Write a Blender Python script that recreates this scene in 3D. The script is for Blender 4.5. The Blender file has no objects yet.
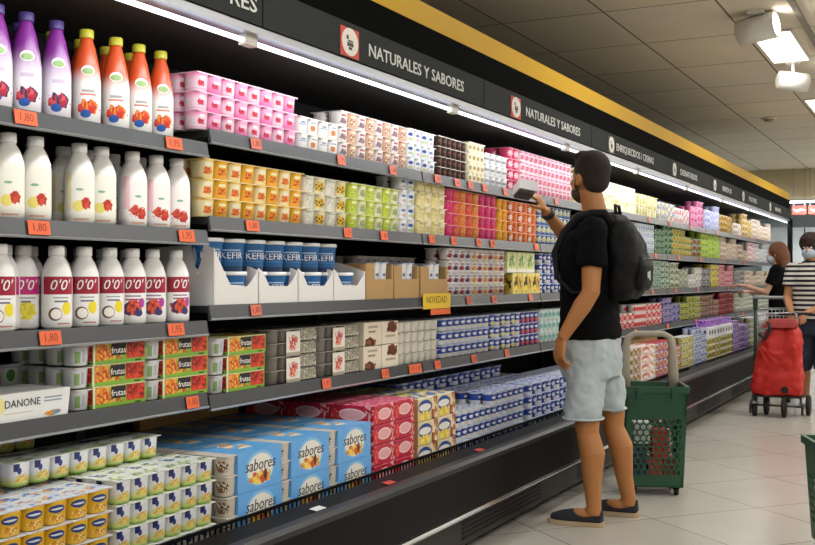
import bpy, bmesh, math, random
from mathutils import Vector, Matrix
random.seed(7)
sc = bpy.context.scene
COL = sc.collection
PI = math.pi

# ------------------------------------------------------------------ camera, world, light, exposure
cam = bpy.data.cameras.new('camera'); cam_o = bpy.data.objects.new('camera', cam); COL.objects.link(cam_o)
cam.sensor_width = 36.0; cam.lens = 36.0*1066/815
cam_o.location = (0, 0, 1.18); cam_o.rotation_euler = (math.radians(90.3), 0, math.radians(27.06))
cam.clip_start = .05; cam.clip_end = 100
sc.camera = cam_o
sc.view_settings.view_transform = 'Standard'; sc.view_settings.look = 'None'
sc.view_settings.gamma = 1.0; sc.view_settings.use_curve_mapping = False
sc.view_settings.exposure = 0.08
sc.render.film_transparent = False
w = bpy.data.worlds.new('world'); sc.world = w; w.use_nodes = True
w.node_tree.nodes['Background'].inputs[0].default_value = (.75, .8, .9, 1)
w.node_tree.nodes['Background'].inputs[1].default_value = .05
try:
    sc.cycles.use_denoising = True
    sc.cycles.max_bounces = 6; sc.cycles.diffuse_bounces = 3; sc.cycles.glossy_bounces = 3
    sc.cycles.sample_clamp_indirect = 4; sc.cycles.caustics_reflective = False; sc.cycles.caustics_refractive = False
except Exception: pass

CEIL = 3.18
CANOPY_POWER = 3.6; PANEL_POWER = (13, 36)
def area_light(name, loc, rot, sx, sy, power, color=(1, 1, 1)):
    l = bpy.data.lights.new(name, 'AREA'); l.shape = 'RECTANGLE'; l.size = sx; l.size_y = sy
    l.energy = power; l.color = color
    o = bpy.data.objects.new(name, l); COL.objects.link(o); o.location = loc; o.rotation_euler = rot
    return o
BAY0, BAYW, NBAY = 2.747, 1.541, 8        # first upright behind the near bay, width of a bay
def bay(n): return BAY0+(n-1)*BAYW      # start of bay n (bay 0 is the near one)
# light of the tubes along the canopy (one per bay) and of the ceiling panels, aisle row and added fill rows
for n in range(-1, NBAY+1):
    area_light('canopy_light', (-1.955, bay(n)+BAYW/2, 1.905), (0, math.radians(24), 0), .03, 1.45, CANOPY_POWER, (.95, .97, 1))
PANELS = [(x, y) for x in (-1.305, 1.3, 2.3) for y in (-1.8, 1.8, 5.4, 9.0, 12.6, 16.2, 19.8)]  # rows at positive x are unseen, added and boosted as frontal shelf fill
for x, y in PANELS:
    area_light('panel_light', (x, y+.64, CEIL-.03), (0, 0, 0), .28, 1.18, PANEL_POWER[0] if x < 0 else PANEL_POWER[1], (1, .975, .94))
area_light('strip_lamp', (-1.2, 20.0, 2.50), (math.radians(35), 0, 0), 3.0, .1, 60, (.95, .98, 1))

# ------------------------------------------------------------------ materials
def lin(c):
    f = lambda v: v/12.92 if v <= .04045 else ((v+.055)/1.055)**2.4
    return (f(c[0]), f(c[1]), f(c[2]), 1)
def hx(s): return tuple(int(s[i:i+2], 16)/255 for i in (0, 2, 4))
def col(c): return lin(hx(c) if isinstance(c, str) else c)
_m = {}
def mat(name, c='808080', rough=.5, metal=0, emit=0, noise=0, nscale=8, bump=0, bscale=60, alpha=1, spec=None, trans=0):
    if name in _m: return _m[name]
    m = bpy.data.materials.new(name); m.use_nodes = True; _m[name] = m
    nt = m.node_tree; b = nt.nodes['Principled BSDF']; L = nt.links.new
    b.inputs['Base Color'].default_value = col(c); b.inputs['Roughness'].default_value = rough; b.inputs['Metallic'].default_value = metal
    if spec is not None: b.inputs['Specular IOR Level'].default_value = spec
    if trans: b.inputs['Transmission Weight'].default_value = trans
    if emit:
        b.inputs['Emission Color'].default_value = col(c); b.inputs['Emission Strength'].default_value = emit
    if alpha < 1: b.inputs['Alpha'].default_value = alpha
    if noise or bump:
        tc = nt.nodes.new('ShaderNodeTexCoord')
    if noise:
        n = nt.nodes.new('ShaderNodeTexNoise'); n.inputs['Scale'].default_value = nscale; n.inputs['Detail'].default_value = 4
        L(tc.outputs['Object'], n.inputs['Vector'])
        h = nt.nodes.new('ShaderNodeHueSaturation'); h.inputs['Color'].default_value = col(c)
        mr = nt.nodes.new('ShaderNodeMapRange'); mr.inputs[3].default_value = 1-noise; mr.inputs[4].default_value = 1+noise
        L(n.outputs['Fac'], mr.inputs[0]); L(mr.outputs[0], h.inputs['Value']); L(h.outputs[0], b.inputs['Base Color'])
    if bump:
        n = nt.nodes.new('ShaderNodeTexNoise'); n.inputs['Scale'].default_value = bscale; L(tc.outputs['Object'], n.inputs['Vector'])
        bp = nt.nodes.new('ShaderNodeBump'); bp.inputs['Strength'].default_value = bump; bp.inputs['Distance'].default_value = .01
        L(n.outputs['Fac'], bp.inputs['Height']); L(bp.outputs[0], b.inputs['Normal'])
    return m

def prt(name, base, shapes=(), rough=.35, grad=None, scale=None):
    """Printed surface in the UV frame of a part. shapes: (kind, u, v, ru, rv, colour or [colours]) with kind e=ellipse, r=rectangle.
    grad = (v0, v1, colour at the top)."""
    if name in _m: return _m[name]
    m = bpy.data.materials.new(name); m.use_nodes = True; _m[name] = m
    nt = m.node_tree; N = nt.nodes.new; L = nt.links.new; b = nt.nodes['Principled BSDF']
    b.inputs['Roughness'].default_value = rough
    uv = N('ShaderNodeUVMap').outputs[0]
    cur = None
    def mix(fac, A, B):
        x = N('ShaderNodeMix'); x.data_type = 'RGBA'
        L(fac, x.inputs[0])
        for s, v in ((x.inputs[6], A), (x.inputs[7], B)):
            if isinstance(v, tuple): s.default_value = v
            else: L(v, s)
        return x.outputs[2]
    cur = col(base); noise = None
    def nz(sc_):
        q = N('ShaderNodeVectorMath'); q.operation = 'MULTIPLY'; L(uv, q.inputs[0]); q.inputs[1].default_value = (sc_[0], sc_[1], 0)
        n = N('ShaderNodeTexVoronoi'); n.inputs['Scale'].default_value = 1; L(q.outputs[0], n.inputs['Vector'])
        x = N('ShaderNodeSeparateXYZ'); L(n.outputs['Color'], x.inputs[0])
        r = N('ShaderNodeTexNoise'); r.inputs['Scale'].default_value = .9; L(q.outputs[0], r.inputs['Vector'])
        g = N('ShaderNodeMath'); g.operation = 'MULTIPLY_ADD'; L(r.outputs['Fac'], g.inputs[0]); g.inputs[1].default_value = 1.6; g.inputs[2].default_value = -.8
        return x.outputs[0], g.outputs[0]
    if grad:
        s = N('ShaderNodeSeparateXYZ'); L(uv, s.inputs[0]); mr = N('ShaderNodeMapRange'); L(s.outputs[1], mr.inputs[0])
        mr.interpolation_type = 'SMOOTHSTEP'
        mr.inputs[1].default_value = grad[0]; mr.inputs[2].default_value = grad[1]
        cur = mix(mr.outputs[0], cur, col(grad[2]))
    for sh in shapes:
        k, cu, cv, ru, rv, c = sh
        a = N('ShaderNodeVectorMath'); a.operation = 'SUBTRACT'; L(uv, a.inputs[0]); a.inputs[1].default_value = (cu, cv, 0)
        d = N('ShaderNodeVectorMath'); d.operation = 'MULTIPLY'; L(a.outputs[0], d.inputs[0]); d.inputs[1].default_value = (1/ru, 1/rv, 0)
        lt = N('ShaderNodeMath'); lt.operation = 'LESS_THAN'; lt.inputs[1].default_value = 1
        if isinstance(c, list) and noise is None: noise = nz(scale or (34, 11))
        if k == 'e':
            l = N('ShaderNodeVectorMath'); l.operation = 'LENGTH'; L(d.outputs[0], l.inputs[0])
            if isinstance(c, list):
                ad = N('ShaderNodeMath'); ad.operation = 'ADD'; L(l.outputs['Value'], ad.inputs[0]); L(noise[1], ad.inputs[1]); L(ad.outputs[0], lt.inputs[0])
            else: L(l.outputs['Value'], lt.inputs[0])
        else:
            l = N('ShaderNodeVectorMath'); l.operation = 'ABSOLUTE'; L(d.outputs[0], l.inputs[0])
            s = N('ShaderNodeSeparateXYZ'); L(l.outputs[0], s.inputs[0]); mx = N('ShaderNodeMath'); mx.operation = 'MAXIMUM'
            L(s.outputs[0], mx.inputs[0]); L(s.outputs[1], mx.inputs[1]); L(mx.outputs[0], lt.inputs[0])
        if isinstance(c, list):
            r = N('ShaderNodeValToRGB'); r.color_ramp.interpolation = 'CONSTANT'; L(noise[0], r.inputs[0])
            els = r.color_ramp.elements
            els[0].position = 0; els[0].color = col(c[0]); els[1].position = 1/len(c); els[1].color = col(c[1])
            for i, cc in enumerate(c[2:]): e = els.new((i+2)/len(c)); e.color = col(cc)
            B = r.outputs[0]
        else: B = col(c)
        cur = mix(lt.outputs[0], cur, B)
    if isinstance(cur, tuple): b.inputs['Base Color'].default_value = cur
    else: L(cur, b.inputs['Base Color'])
    return m

# ------------------------------------------------------------------ mesh builder
class MB:
    def __init__(s): s.v = []; s.f = []; s.mi = []; s.uv = []; s.sm = []
    def face(s, pts, mi=0, uv=None, smooth=False):
        b = len(s.v); s.v += [tuple(p) for p in pts]; s.f.append(tuple(range(b, b+len(pts))))
        s.mi.append(mi); s.uv.append(uv or [(0, 0)]*len(pts)); s.sm.append(smooth)
    def box(s, x0, y0, z0, x1, y1, z1, mi=0, skip=()):
        """uv: +X and -X faces carry u along +Y, v along Z; +-Y faces u along X; top u along Y, v along X."""
        F = {'x+': [(x1, y0, z0), (x1, y1, z0), (x1, y1, z1), (x1, y0, z1)], 'x-': [(x0, y1, z0), (x0, y0, z0), (x0, y0, z1), (x0, y1, z1)],
             'y-': [(x0, y0, z0), (x1, y0, z0), (x1, y0, z1), (x0, y0, z1)], 'y+': [(x1, y1, z0), (x0, y1, z0), (x0, y1, z1), (x1, y1, z1)],
             'z+': [(x0, y0, z1), (x1, y0, z1), (x1, y1, z1), (x0, y1, z1)], 'z-': [(x0, y1, z0), (x1, y1, z0), (x1, y0, z0), (x0, y0, z0)]}
        b = len(s.v)
        idx = {}
        for k, q in F.items():
            if k in skip: continue
            ids = []
            for p in q:
                if p not in idx: idx[p] = len(s.v); s.v.append(p)
                ids.append(idx[p])
            s.f.append(tuple(ids)); s.mi.append(mi[k] if isinstance(mi, dict) and k in mi else (mi if not isinstance(mi, dict) else mi.get('*', 0)))
            s.uv.append([(0, 0), (1, 0), (1, 1), (0, 1)]); s.sm.append(False)
        return s
    def rings(s, rings, mi=0, cap0=True, cap1=True, smooth=True, vs=None, closed=True, mis=None):
        n = len(rings[0]); b = len(s.v)
        for r in rings: s.v += [tuple(p) for p in r]
        m = len(rings)
        for i in range(m-1):
            v0 = vs[i] if vs else i/(m-1); v1 = vs[i+1] if vs else (i+1)/(m-1)
            for j in range(n if closed else n-1):
                k = (j+1) % n
                s.f.append((b+i*n+j, b+i*n+k, b+(i+1)*n+k, b+(i+1)*n+j)); s.mi.append(mis[i] if mis else mi)
                s.uv.append([(j/n, v0), ((j+1)/n, v0), ((j+1)/n, v1), (j/n, v1)]); s.sm.append(smooth)
        if cap0: s.f.append(tuple(b+j for j in reversed(range(n)))); s.mi.append(mis[0] if mis else mi); s.uv.append([(0, 0)]*n); s.sm.append(False)
        if cap1: s.f.append(tuple(b+(m-1)*n+j for j in range(n))); s.mi.append(mis[-1] if mis else mi); s.uv.append([(0, 1)]*n); s.sm.append(False)
        return s
    def lathe(s, prof, seg=16, cx=0, cy=0, z0=0, mi=0, p=2.0, smooth=True, ry=1.0, mis=None, cap0=True, cap1=True):
        """prof: (r, z); the seam is at -X so u = .5 faces +X; p > 2 squares the outline."""
        zs = [q[1] for q in prof]; rg = []
        for r, z in prof:
            ring = []
            for j in range(seg):
                a = -PI+2*PI*j/seg; c, d = math.cos(a), math.sin(a)
                k = 1/((abs(c)**p+abs(d)**p)**(1/p))
                ring.append((cx+r*k*c, cy+r*k*d*ry, z0+z))
            rg.append(ring)
        H = zs[-1]-zs[0] or 1
        return s.rings(rg, mi, cap0, cap1, smooth, vs=[(z-zs[0])/H for z in zs], mis=mis)
    def tube(s, pts, r, seg=8, mi=0, smooth=True):
        pts = [Vector(p) for p in pts]; rs = r if isinstance(r, (list, tuple)) else [r]*len(pts)
        rg = []; up = None
        for i, p in enumerate(pts):
            d = (pts[min(i+1, len(pts)-1)]-pts[max(i-1, 0)]).normalized()
            if up is None: up = Vector((0, 0, 1)) if abs(d.z) < .9 else Vector((1, 0, 0))
            a = d.cross(up).normalized(); b2 = a.cross(d).normalized(); up = b2
            rg.append([p+(a*math.cos(t)+b2*math.sin(t))*rs[i] for t in [2*PI*j/seg for j in range(seg)]])
        return s.rings(rg, mi, smooth=smooth)
    def ell(s, c, r, rot=None, seg=14, n=9, mi=0):
        c = Vector(c); R = rot or Matrix.Identity(3); rg = []
        for i in range(1, n):
            t = PI*i/n; z = -math.cos(t); q = math.sin(t)
            rg.append([c+R@Vector((r[0]*q*math.cos(2*PI*j/seg), r[1]*q*math.sin(2*PI*j/seg), r[2]*z)) for j in range(seg)])
        b = len(s.v); s.rings(rg, mi, cap0=True, cap1=True)
        return s
    def prism(s, outline, z0, z1, mi=0, smooth=False):
        return s.rings([[(x, y, z0) for x, y in outline], [(x, y, z1) for x, y in outline]], mi, smooth=smooth)
    def xf(s, M, start=0):
        for i in range(start, len(s.v)): s.v[i] = tuple(M@Vector(s.v[i]))
        return s
    def mesh(s, name, mats):
        me = bpy.data.meshes.new(name); me.from_pydata(s.v, [], s.f)
        for m in (mats if isinstance(mats, (list, tuple)) else [mats]): me.materials.append(m)
        me.polygons.foreach_set('material_index', s.mi); me.polygons.foreach_set('use_smooth', s.sm)
        ul = me.uv_layers.new(name='UVMap'); flat = []
        for q in s.uv:
            for a in q: flat += [a[0], a[1]]
        ul.data.foreach_set('uv', flat); me.update()
        return me

KIDS = {}
def link(o, parent=None):
    COL.objects.link(o)
    if parent is not None:
        o.parent = parent; KIDS.setdefault(parent, []).append(o)
    return o
def obj(name, mb, mats, parent=None, loc=(0, 0, 0), rot=(0, 0, 0), label=None):
    me = mb.mesh(name, mats) if isinstance(mb, MB) else mb
    o = bpy.data.objects.new(name, me); o.location = loc; o.rotation_euler = rot
    if label: o['label'] = label
    return link(o, parent)
def tag(o, label, cat, group=None, kind=None):
    o['label'] = label; o['category'] = cat
    if group: o['group'] = group
    if kind: o['kind'] = kind
    return o
def thing(name, label, cat, loc=(0, 0, 0), rz=0, group=None):
    o = bpy.data.objects.new(name, None); o.empty_display_size = .05; o.location = loc; o.rotation_euler = (0, 0, rz)
    COL.objects.link(o); return tag(o, label, cat, group)
def struct(name, mb, mats, parent=None):
    o = obj(name, mb, mats, parent)
    if parent is None: o['kind'] = 'structure'
    return o
def dup(src, loc, rz=None, label=None, group=None, parent=None):
    c = src.copy(); c.location = loc
    if rz is not None: c.rotation_euler = (0, 0, rz)
    if label: c['label'] = label
    if group: c['group'] = group
    link(c, parent)
    for k in KIDS.get(src, ()):
        kc = k.copy(); link(kc, c)
        for g in KIDS.get(k, ()): link(g.copy(), kc)
    return c
def text_mesh(name, s, size, m, depth=.0006, bend=None, shear=0, wide=1.0, bold=0):
    """Lettering facing +X, baseline centred on the origin, running along +Y; bend = radius wraps it round a vertical cylinder."""
    cu = bpy.data.curves.new(name, 'FONT'); cu.body = s; cu.size = size; cu.align_x = 'CENTER'; cu.align_y = 'CENTER'; cu.extrude = depth
    cu.shear = shear; cu.resolution_u = 2; cu.offset = bold
    o = bpy.data.objects.new(name, cu); COL.objects.link(o)
    dg = bpy.context.evaluated_depsgraph_get(); me = bpy.data.meshes.new_from_object(o.evaluated_get(dg)); COL.objects.unlink(o)
    bpy.data.objects.remove(o)
    for v in me.vertices:
        x, y, z = v.co
        x *= wide
        if bend: a = x/bend; v.co = ((bend+z)*math.cos(a), (bend+z)*math.sin(a), y)
        else: v.co = (z, x, y)
    me.materials.clear(); me.materials.append(m); me.name = name
    return me

# ------------------------------------------------------------------ room
def tiles(name, c, mortar, size, ang, org, rough, bump=0, msize=.004, var=.03, sy=None, spec=.5):
    m = bpy.data.materials.new(name); m.use_nodes = True; nt = m.node_tree; N = nt.nodes.new; L = nt.links.new; b = nt.nodes['Principled BSDF']
    tc = N('ShaderNodeTexCoord'); mp = N('ShaderNodeMapping'); mp.vector_type = 'TEXTURE'
    mp.inputs['Rotation'].default_value = (0, 0, ang); mp.inputs['Location'].default_value = (org[0], org[1], 0)
    L(tc.outputs['Object'], mp.inputs['Vector'])
    br = N('ShaderNodeTexBrick'); br.offset = 0; br.squash = 1
    br.inputs['Scale'].default_value = 1; br.inputs['Brick Width'].default_value = size; br.inputs['Row Height'].default_value = sy or size
    br.inputs['Mortar Size'].default_value = msize; br.inputs['Mortar Smooth'].default_value = .2
    cc = hx(c); br.inputs['Color1'].default_value = col(c); br.inputs['Color2'].default_value = col(tuple(max(0, v-var) for v in cc)); br.inputs['Mortar'].default_value = col(mortar)
    L(mp.outputs[0], br.inputs['Vector'])
    n = N('ShaderNodeTexNoise'); n.inputs['Scale'].default_value = 3; n.inputs['Detail'].default_value = 5; L(tc.outputs['Object'], n.inputs['Vector'])
    mr = N('ShaderNodeMapRange'); mr.inputs[3].default_value = .93; mr.inputs[4].default_value = 1.06; L(n.outputs['Fac'], mr.inputs[0])
    h = N('ShaderNodeHueSaturation'); L(br.outputs['Color'], h.inputs['Color']); L(mr.outputs[0], h.inputs['Value']); L(h.outputs[0], b.inputs['Base Color'])
    b.inputs['Roughness'].default_value = rough; b.inputs['Specular IOR Level'].default_value = spec
    return m
m_floor = tiles('floor_tiles', 'b5b1a8', '7c776d', .645, math.radians(49.5), (-1.31, 5.21), .22, spec=.35)
m_ceil = tiles('ceiling_tiles', 'efe7d6', '7c7464', .82, 0, (-1.51, 9.0), .9, msize=.009, sy=1.2)
m_white = mat('white_paint', 'c4c8c6', .6)
struct('floor', MB().box(-4.3, -3, -.1, 3, 24, 0), m_floor)
struct('ceiling', MB().box(-4.3, -3, CEIL, 3, 24, CEIL+.1), m_ceil)
m_wall = mat('wall_dark', '1a1918', .9, noise=.08)
struct('wall_left', MB().box(-4.3, -3, 0, -4.15, 24, CEIL), m_wall)
struct('wall_left_far', MB().box(-4.149, 15.5, 0, -4.10, 24, 2.3), mat('wall_far_left_paint', 'b4bbbd', .7, noise=.05))
struct('wall_right', MB().box(2.9, -3, 0, 3, 24, CEIL), mat('wall_grey', 'a9a59c', .8, noise=.05))
struct('wall_near', MB().box(-4.3, -3.1, 0, 3, -3, CEIL), mat('wall_grey', 'a9a59c', .8))
struct('wall_far', MB().box(-4.3, 24, 0, 3, 24.1, CEIL), mat('wall_far_paint', 'a4adb0', .7, noise=.08))
struct('trim_1', MB().box(-4.15, 20.6, 2.58, 2.9, 21.0, CEIL), mat('beam_paint', 'c9bd9a', .8))

m_emit = mat('panel_glow', 'fff6e6', .5, emit=6)
m_frame = mat('panel_frame', 'e6e2d8', .5)
pos = ['over the near end of the aisle', 'just before the black t-shirt shopper', 'above the shopper in black', 'between the two white spotlights', 'second beyond the white spotlights', 'third beyond the white spotlights', 'last before the far beam']
for i, (x, y) in enumerate(PANELS):
    t = thing('ceiling_light', f"bright ceiling light {pos[i%7]}"+(', over the dairy aisle' if x < 0 else ', in the unseen middle fill row' if x < 2 else ', in the unseen added fill row'), 'ceiling light', (x, y, CEIL-.001))
    f = MB()
    f.box(-.17, -.02, -.02, -.15, 1.30, 0).box(.15, -.02, -.02, .17, 1.30, 0).box(-.15, -.02, -.02, .15, 0, 0).box(-.15, 1.28, -.02, .15, 1.30, 0)
    obj('frame', f, m_frame, t); obj('diffuser', MB().box(-.15, 0, -.012, .15, 1.28, -.004), m_emit, t)
# two cylindrical spotlights hanging under the ceiling
def spot(label, c, d, r, ln, bright):
    t = thing('spotlight', label, 'spotlight', (c[0], c[1], CEIL-.001), 0)
    d = Vector(d).normalized(); c0 = Vector((0, 0, c[2]-CEIL))
    obj('mount', MB().box(-.06, -.12, -.025, .06, .12, 0).tube([(0, 0, 0), (0, 0, c[2]-CEIL+r*.9)], .014), mat('spot_white', 'e9e7e2', .4), t)
    a, b = c0-d*ln/2, c0+d*ln/2
    obj('housing', MB().tube([a-d*.012, a, b], [r*.8, r, r], 24), mat('spot_white', 'e9e7e2', .4), t)
    obj('lens', MB().tube([b-d*.002, b+d*.004], r*.84, 24), mat('spot_lens', 'fff8ea', .4, emit=9), t)
spot('white cylindrical spotlight nearest, pointing along the aisle', (-1.30, 8.35, 3.06), (1, -.15, .12), .10, .28, 1)
spot('white cylindrical spotlight just below the bright ceiling panel', (-1.30, 10.35, 2.99), (.9, .5, -.08), .085, .26, 1)
t = thing('smoke_detector', 'round beige smoke detector on the ceiling over the aisle', 'smoke detector', (-2.03, 13.9, CEIL-.001))
obj('base', MB().lathe([(.09, -.02), (.09, 0)], 20), m_frame, t); obj('sensor', MB().lathe([(.04, -.045), (.07, -.02)], 20), mat('sensor', 'a79b7c', .6), t)
tr = thing('light_track', 'thin white lighting track running along the ceiling', 'lighting track', (-1.02, 0, CEIL-.001))
obj('rail', MB().box(-.02, 6, -.03, .02, 20, 0), mat('track', '8e887c', .5), tr)

# ------------------------------------------------------------------ refrigerated case
Y0, Y1 = -1.9, 15.07
m_blk = mat('case_black', '0b0b0c', .5, noise=.1, spec=.2); m_blk2 = mat('case_black_gloss', '060607', .5, spec=.12)
m_char = mat('fascia_charcoal', '303334', .8, spec=.1); m_dgrey = mat('kick_grey', '24221f', .5, noise=.15, spec=.3)
m_chr = mat('chrome', 'c9ccd0', .22, metal=1); m_alu = mat('aluminium', '9da0a5', .35, metal=.8)
m_yel = mat('yellow_band', 'c0960a', .6, spec=.2); m_rail = mat('shelf_rail', '4c4e52', .36, metal=.5); m_rail2 = mat('shelf_rail_lip', 'a4a7ac', .3, metal=.5)
m_shelf = mat('shelf_black', '1b1b1d', .5)
case = thing('display_case', 'long black open refrigerated dairy case along the aisle wall', 'display case', (-2, Y0, 0))
def cpart(name, mb, m, label=None):
    mb.xf(Matrix.Translation((2, -Y0, 0))); return obj(name, mb, m, case, label=label)
cpart('back_panel', MB().box(-2.72, Y0, .30, -2.68, Y1, 2.0), m_blk)
cpart('case_body', MB().box(-2.72, Y0, 0.0, -1.95, Y1, .10).box(-2.72, Y0, .10, -1.85, Y1, .30).box(-2.68, Y0, .30, -1.96, Y1, .368), m_blk)
def sweep(pts, y0, y1, mi=0):
    m = MB(); m.rings([[(x, y, z) for x, z in pts] for y in (y0, y1)], mi, smooth=False); return m
cpart('bumper', sweep([(-1.80, .205), (-1.80, .395), (-1.815, .41), (-1.93, .425), (-1.95, .40), (-1.95, .21)], Y0, Y1), m_blk2, 'glossy black front panel of the case')
cpart('bumper_ledge', sweep([(-1.798, .388), (-1.798, .405), (-1.812, .417), (-1.84, .420), (-1.84, .414), (-1.815, .410)], Y0, Y1), mat('ledge', '222326', .4, metal=.3))
cpart('chrome_rail', sweep([(-1.79, .188), (-1.785, .197), (-1.79, .207), (-1.81, .207), (-1.81, .188)], Y0, Y1), m_chr, 'bright chrome strip')
cpart('kick_plate', sweep([(-1.83, .06), (-1.83, .188), (-1.86, .188), (-1.86, .06)], Y0, Y1), m_dgrey, 'dark grey plate with vents')
n = 0
y = bay(0)-.3
while y < Y1-1:
    g = MB()
    for k in range(5): g.box(-1.8285, y+.1, .082+k*.02, -1.826, y+1.05, .092+k*.02)
    cpart('vent', g, m_blk, 'black slotted vent'); y += BAYW
# grille fence in front of the lowest products
g = MB().box(-1.962, Y0, .432, -1.954, Y1, .442).box(-1.962, Y0, .405, -1.956, Y1, .410)
y = Y0
while y < 9.0:
    g.box(-1.960, y, .375, -1.956, y+.005, .44); y += .026
cpart('front_grille', g, m_blk2, 'black wire grille')
cpart('canopy', sweep([(-1.93, 1.952), (-1.93, 2.099), (-2.72, 2.099), (-2.72, 1.99), (-2.3, 1.975)], Y0, Y1), mat('canopy_inner', '3a352e', .6))
cpart('canopy_trim', sweep([(-1.925, 1.94), (-1.925, 1.962), (-1.935, 1.966), (-1.985, 1.955), (-1.985, 1.94)], Y0, Y1), m_alu, 'silver metal trim')
cpart('upper_fascia', sweep([(-1.935, 2.10), (-1.935, 2.221), (-2.72, 2.221), (-2.72, 2.10)], Y0, Y1), mat('fascia_black', '0c0d0d', .9, spec=0.02), 'black fascia band')
cpart('yellow_cornice', sweep([(-1.94, 2.222), (-1.94, 2.318), (-2.10, 2.318), (-2.10, 2.222)], Y0, Y1), m_yel, 'yellow band')
cpart('top_housing', MB().box(-2.84, Y0, 2.226, -2.12, Y1, 2.30), m_blk)
# uprights and end frame
for k in range(0, NBAY+1):
    cpart('upright', MB().box(-2.679, bay(k)-.02, .37, -2.66, bay(k)+.02, 1.96), m_shelf)
cpart('end_post', MB().box(-1.96, 15.0, .3, -1.90, 15.07, 1.97), m_blk2, 'black corner post at far end')
cpart('end_post', MB().box(-1.96, -1.9, .3, -1.90, -1.83, 1.97), m_blk2, 'black corner post at near end')
m_glass = mat('clear_glass', 'e8f0f0', .02, trans=1, alpha=.25)
cpart('end_glass', MB().box(-2.66, 15.03, .42, -1.965, 15.04, 1.95), m_glass, 'clear glass end panel')
# lamps under the canopy
m_tube = mat('tube_glow', 'eef1ff', .4, emit=2.2)
for k in range(-1, NBAY+1):
    a = bay(k)
    tp = cpart('light_tube', MB().tube([(-1.965, a+.03, 1.922), (-1.965, a+BAYW-.03, 1.922)], .008, 10), m_tube, 'lit white tube')
    e = MB().box(-1.98, a-.03, 1.908, -1.95, a+.03, 1.94); e.xf(Matrix.Translation((2, -Y0, 0))); obj('tube_holder', e, m_frame, tp)
# sign panels on the fascia
KS = .9905
JO = [Y0, 1.0, 2.79, 4.58, 6.24, 8.20, 9.83, 11.25, 13.10, 15.05]
m_sign = m_char; m_txt = mat('sign_lettering', 'c9cbc9', .6); m_red = mat('sign_red', 'c23a2a', .6); m_icon = mat('sign_icon_white', 'd8d5ce', .6)
signs = [None, ('NATURALES Y SABORES', 1.55, .85, 2.25), ('NATURALES Y SABORES', 3.335, .13, 3.91), ('NATURALES Y SABORES', 4.985, .13, 5.57), ('ENRIQUECIDOS / CREMAS', 6.66, .13, 7.26),
         ('DESNATADOS', 8.4, .1, 8.92), ('BIFIDUS', 10.0, .12, 10.6), ('POSTRES', 11.5, .14, 12.1), ('INFANTIL', 13.35, .14, 14.0)]
near_names = ['blank dark fascia panel at the near end', 'dark fascia sign reading NATURALES Y SABORES, cut off above the purple bottles', 'dark fascia sign reading NATURALES Y SABORES above the green yogurt packs',
              'dark fascia sign reading NATURALES Y SABORES next to the raised hand', 'dark fascia sign with white lettering just past the shopper in black', 'fifth lettered dark fascia sign along the canopy',
              'sixth lettered dark fascia sign along the canopy', 'seventh lettered dark fascia sign along the canopy', 'last dark fascia sign at the far end of the canopy']
JO = [j*KS if j > 0 and j < 15 else j for j in JO]; signs = [q and (q[0], q[1]*KS, q[2], q[3]*KS) for q in signs]
for i in range(9):
    a, b = JO[i]+.004, JO[i+1]-.004
    t = thing('aisle_sign', near_names[i], 'sign', (-1.931, a, 1.967))
    obj('panel', MB().box(0, 0, 0, .01, b-a, .127), m_sign, t)
    if signs[i]:
        s, yi, wi, yt = signs[i]
        ic = obj('icon', MB().box(.0105, yi-.065-a, .004, .012, yi+.065-a, .108), m_red if i < 4 else mat('icon_ground', '4a4c4d', .6), t, label='red square with white disc' if i < 4 else 'grey square with white disc')
        if i > 1 or True:
            d = MB(); d.rings([[(x, yi-a+.058*math.cos(q), .058+.05*math.sin(q)) for q in [2*PI*j/24 for j in range(24)]] for x in (.0122, .0135)], smooth=False)
            obj('disc', d, m_icon, ic)
            c = MB().box(.0138, yi-a-.022, .042, .0142, yi-a+.022, .056).box(.0138, yi-a-.017, .058, .0142, yi-a+.02, .064).box(.0138, yi-a-.012, .03, .0142, yi-a+.012, .04).box(.0138, yi-a-.027, .066, .0142, yi-a-.012, .08)
            obj('pot_symbol', c, mat('symbol', '3a2d2a', .6), ic)
        L_ = {1: 1.0, 2: .86, 3: .88, 4: .96, 5: .62, 6: .45, 7: .5, 8: .5}[i]
        me = text_mesh('lettering', s, .066, m_txt, bold=.0006)
        xs = [v.co.y for v in me.vertices]; k = L_/(max(xs)-min(xs))
        for v in me.vertices: v.co.y *= k
        obj('lettering', me, m_txt, t, loc=(.0115, yt-a, .055))

# shelves, one object per bay and level
LEV = {'T1': 1.657, 'T2': 1.377, 'T3': 1.09, 'T4': .80}
LEV0 = {'T1': 1.610, 'T2': 1.330, 'T3': 1.042, 'T4': .812}
LN = {'T1': 'top', 'T2': 'second', 'T3': 'third', 'T4': 'lowest'}
ORD = ['first', 'second', 'third', 'fourth', 'fifth', 'sixth', 'seventh', 'eighth', 'ninth', 'tenth', 'eleventh', 'twelfth', 'thirteenth', 'fourteenth', 'fifteenth', 'sixteenth']
XF = -2.12
def make_shelf(z, a, b, label):
    t = thing('display_shelf', label, 'shelf', (XF, a, z))
    W = b-a
    obj('shelf_board', MB().box(-.535, .012, -.022, -.006, W-.012, 0), m_shelf, t)
    r = sweep([(0.008, -.043), (.0, .003), (-.006, .003), (-.004, -.043)], .006, W-.006); obj('price_rail', r, m_rail, t)
    r = sweep([(0.0095, -.046), (.0115, -.041), (.004, -.038), (-.002, -.046)], .006, W-.006); obj('rail_lip', r, m_rail2, t)
    for s in (.02, W-.02):
        br = MB(); br.rings([[(-.54, s+q, -.06), (-.54, s+q, -.023), (-.2, s+q, -.023), (-.2, s+q, -.03)] for q in (-.003, .003)], smooth=False)
        obj('bracket', br, m_shelf, t)
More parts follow.
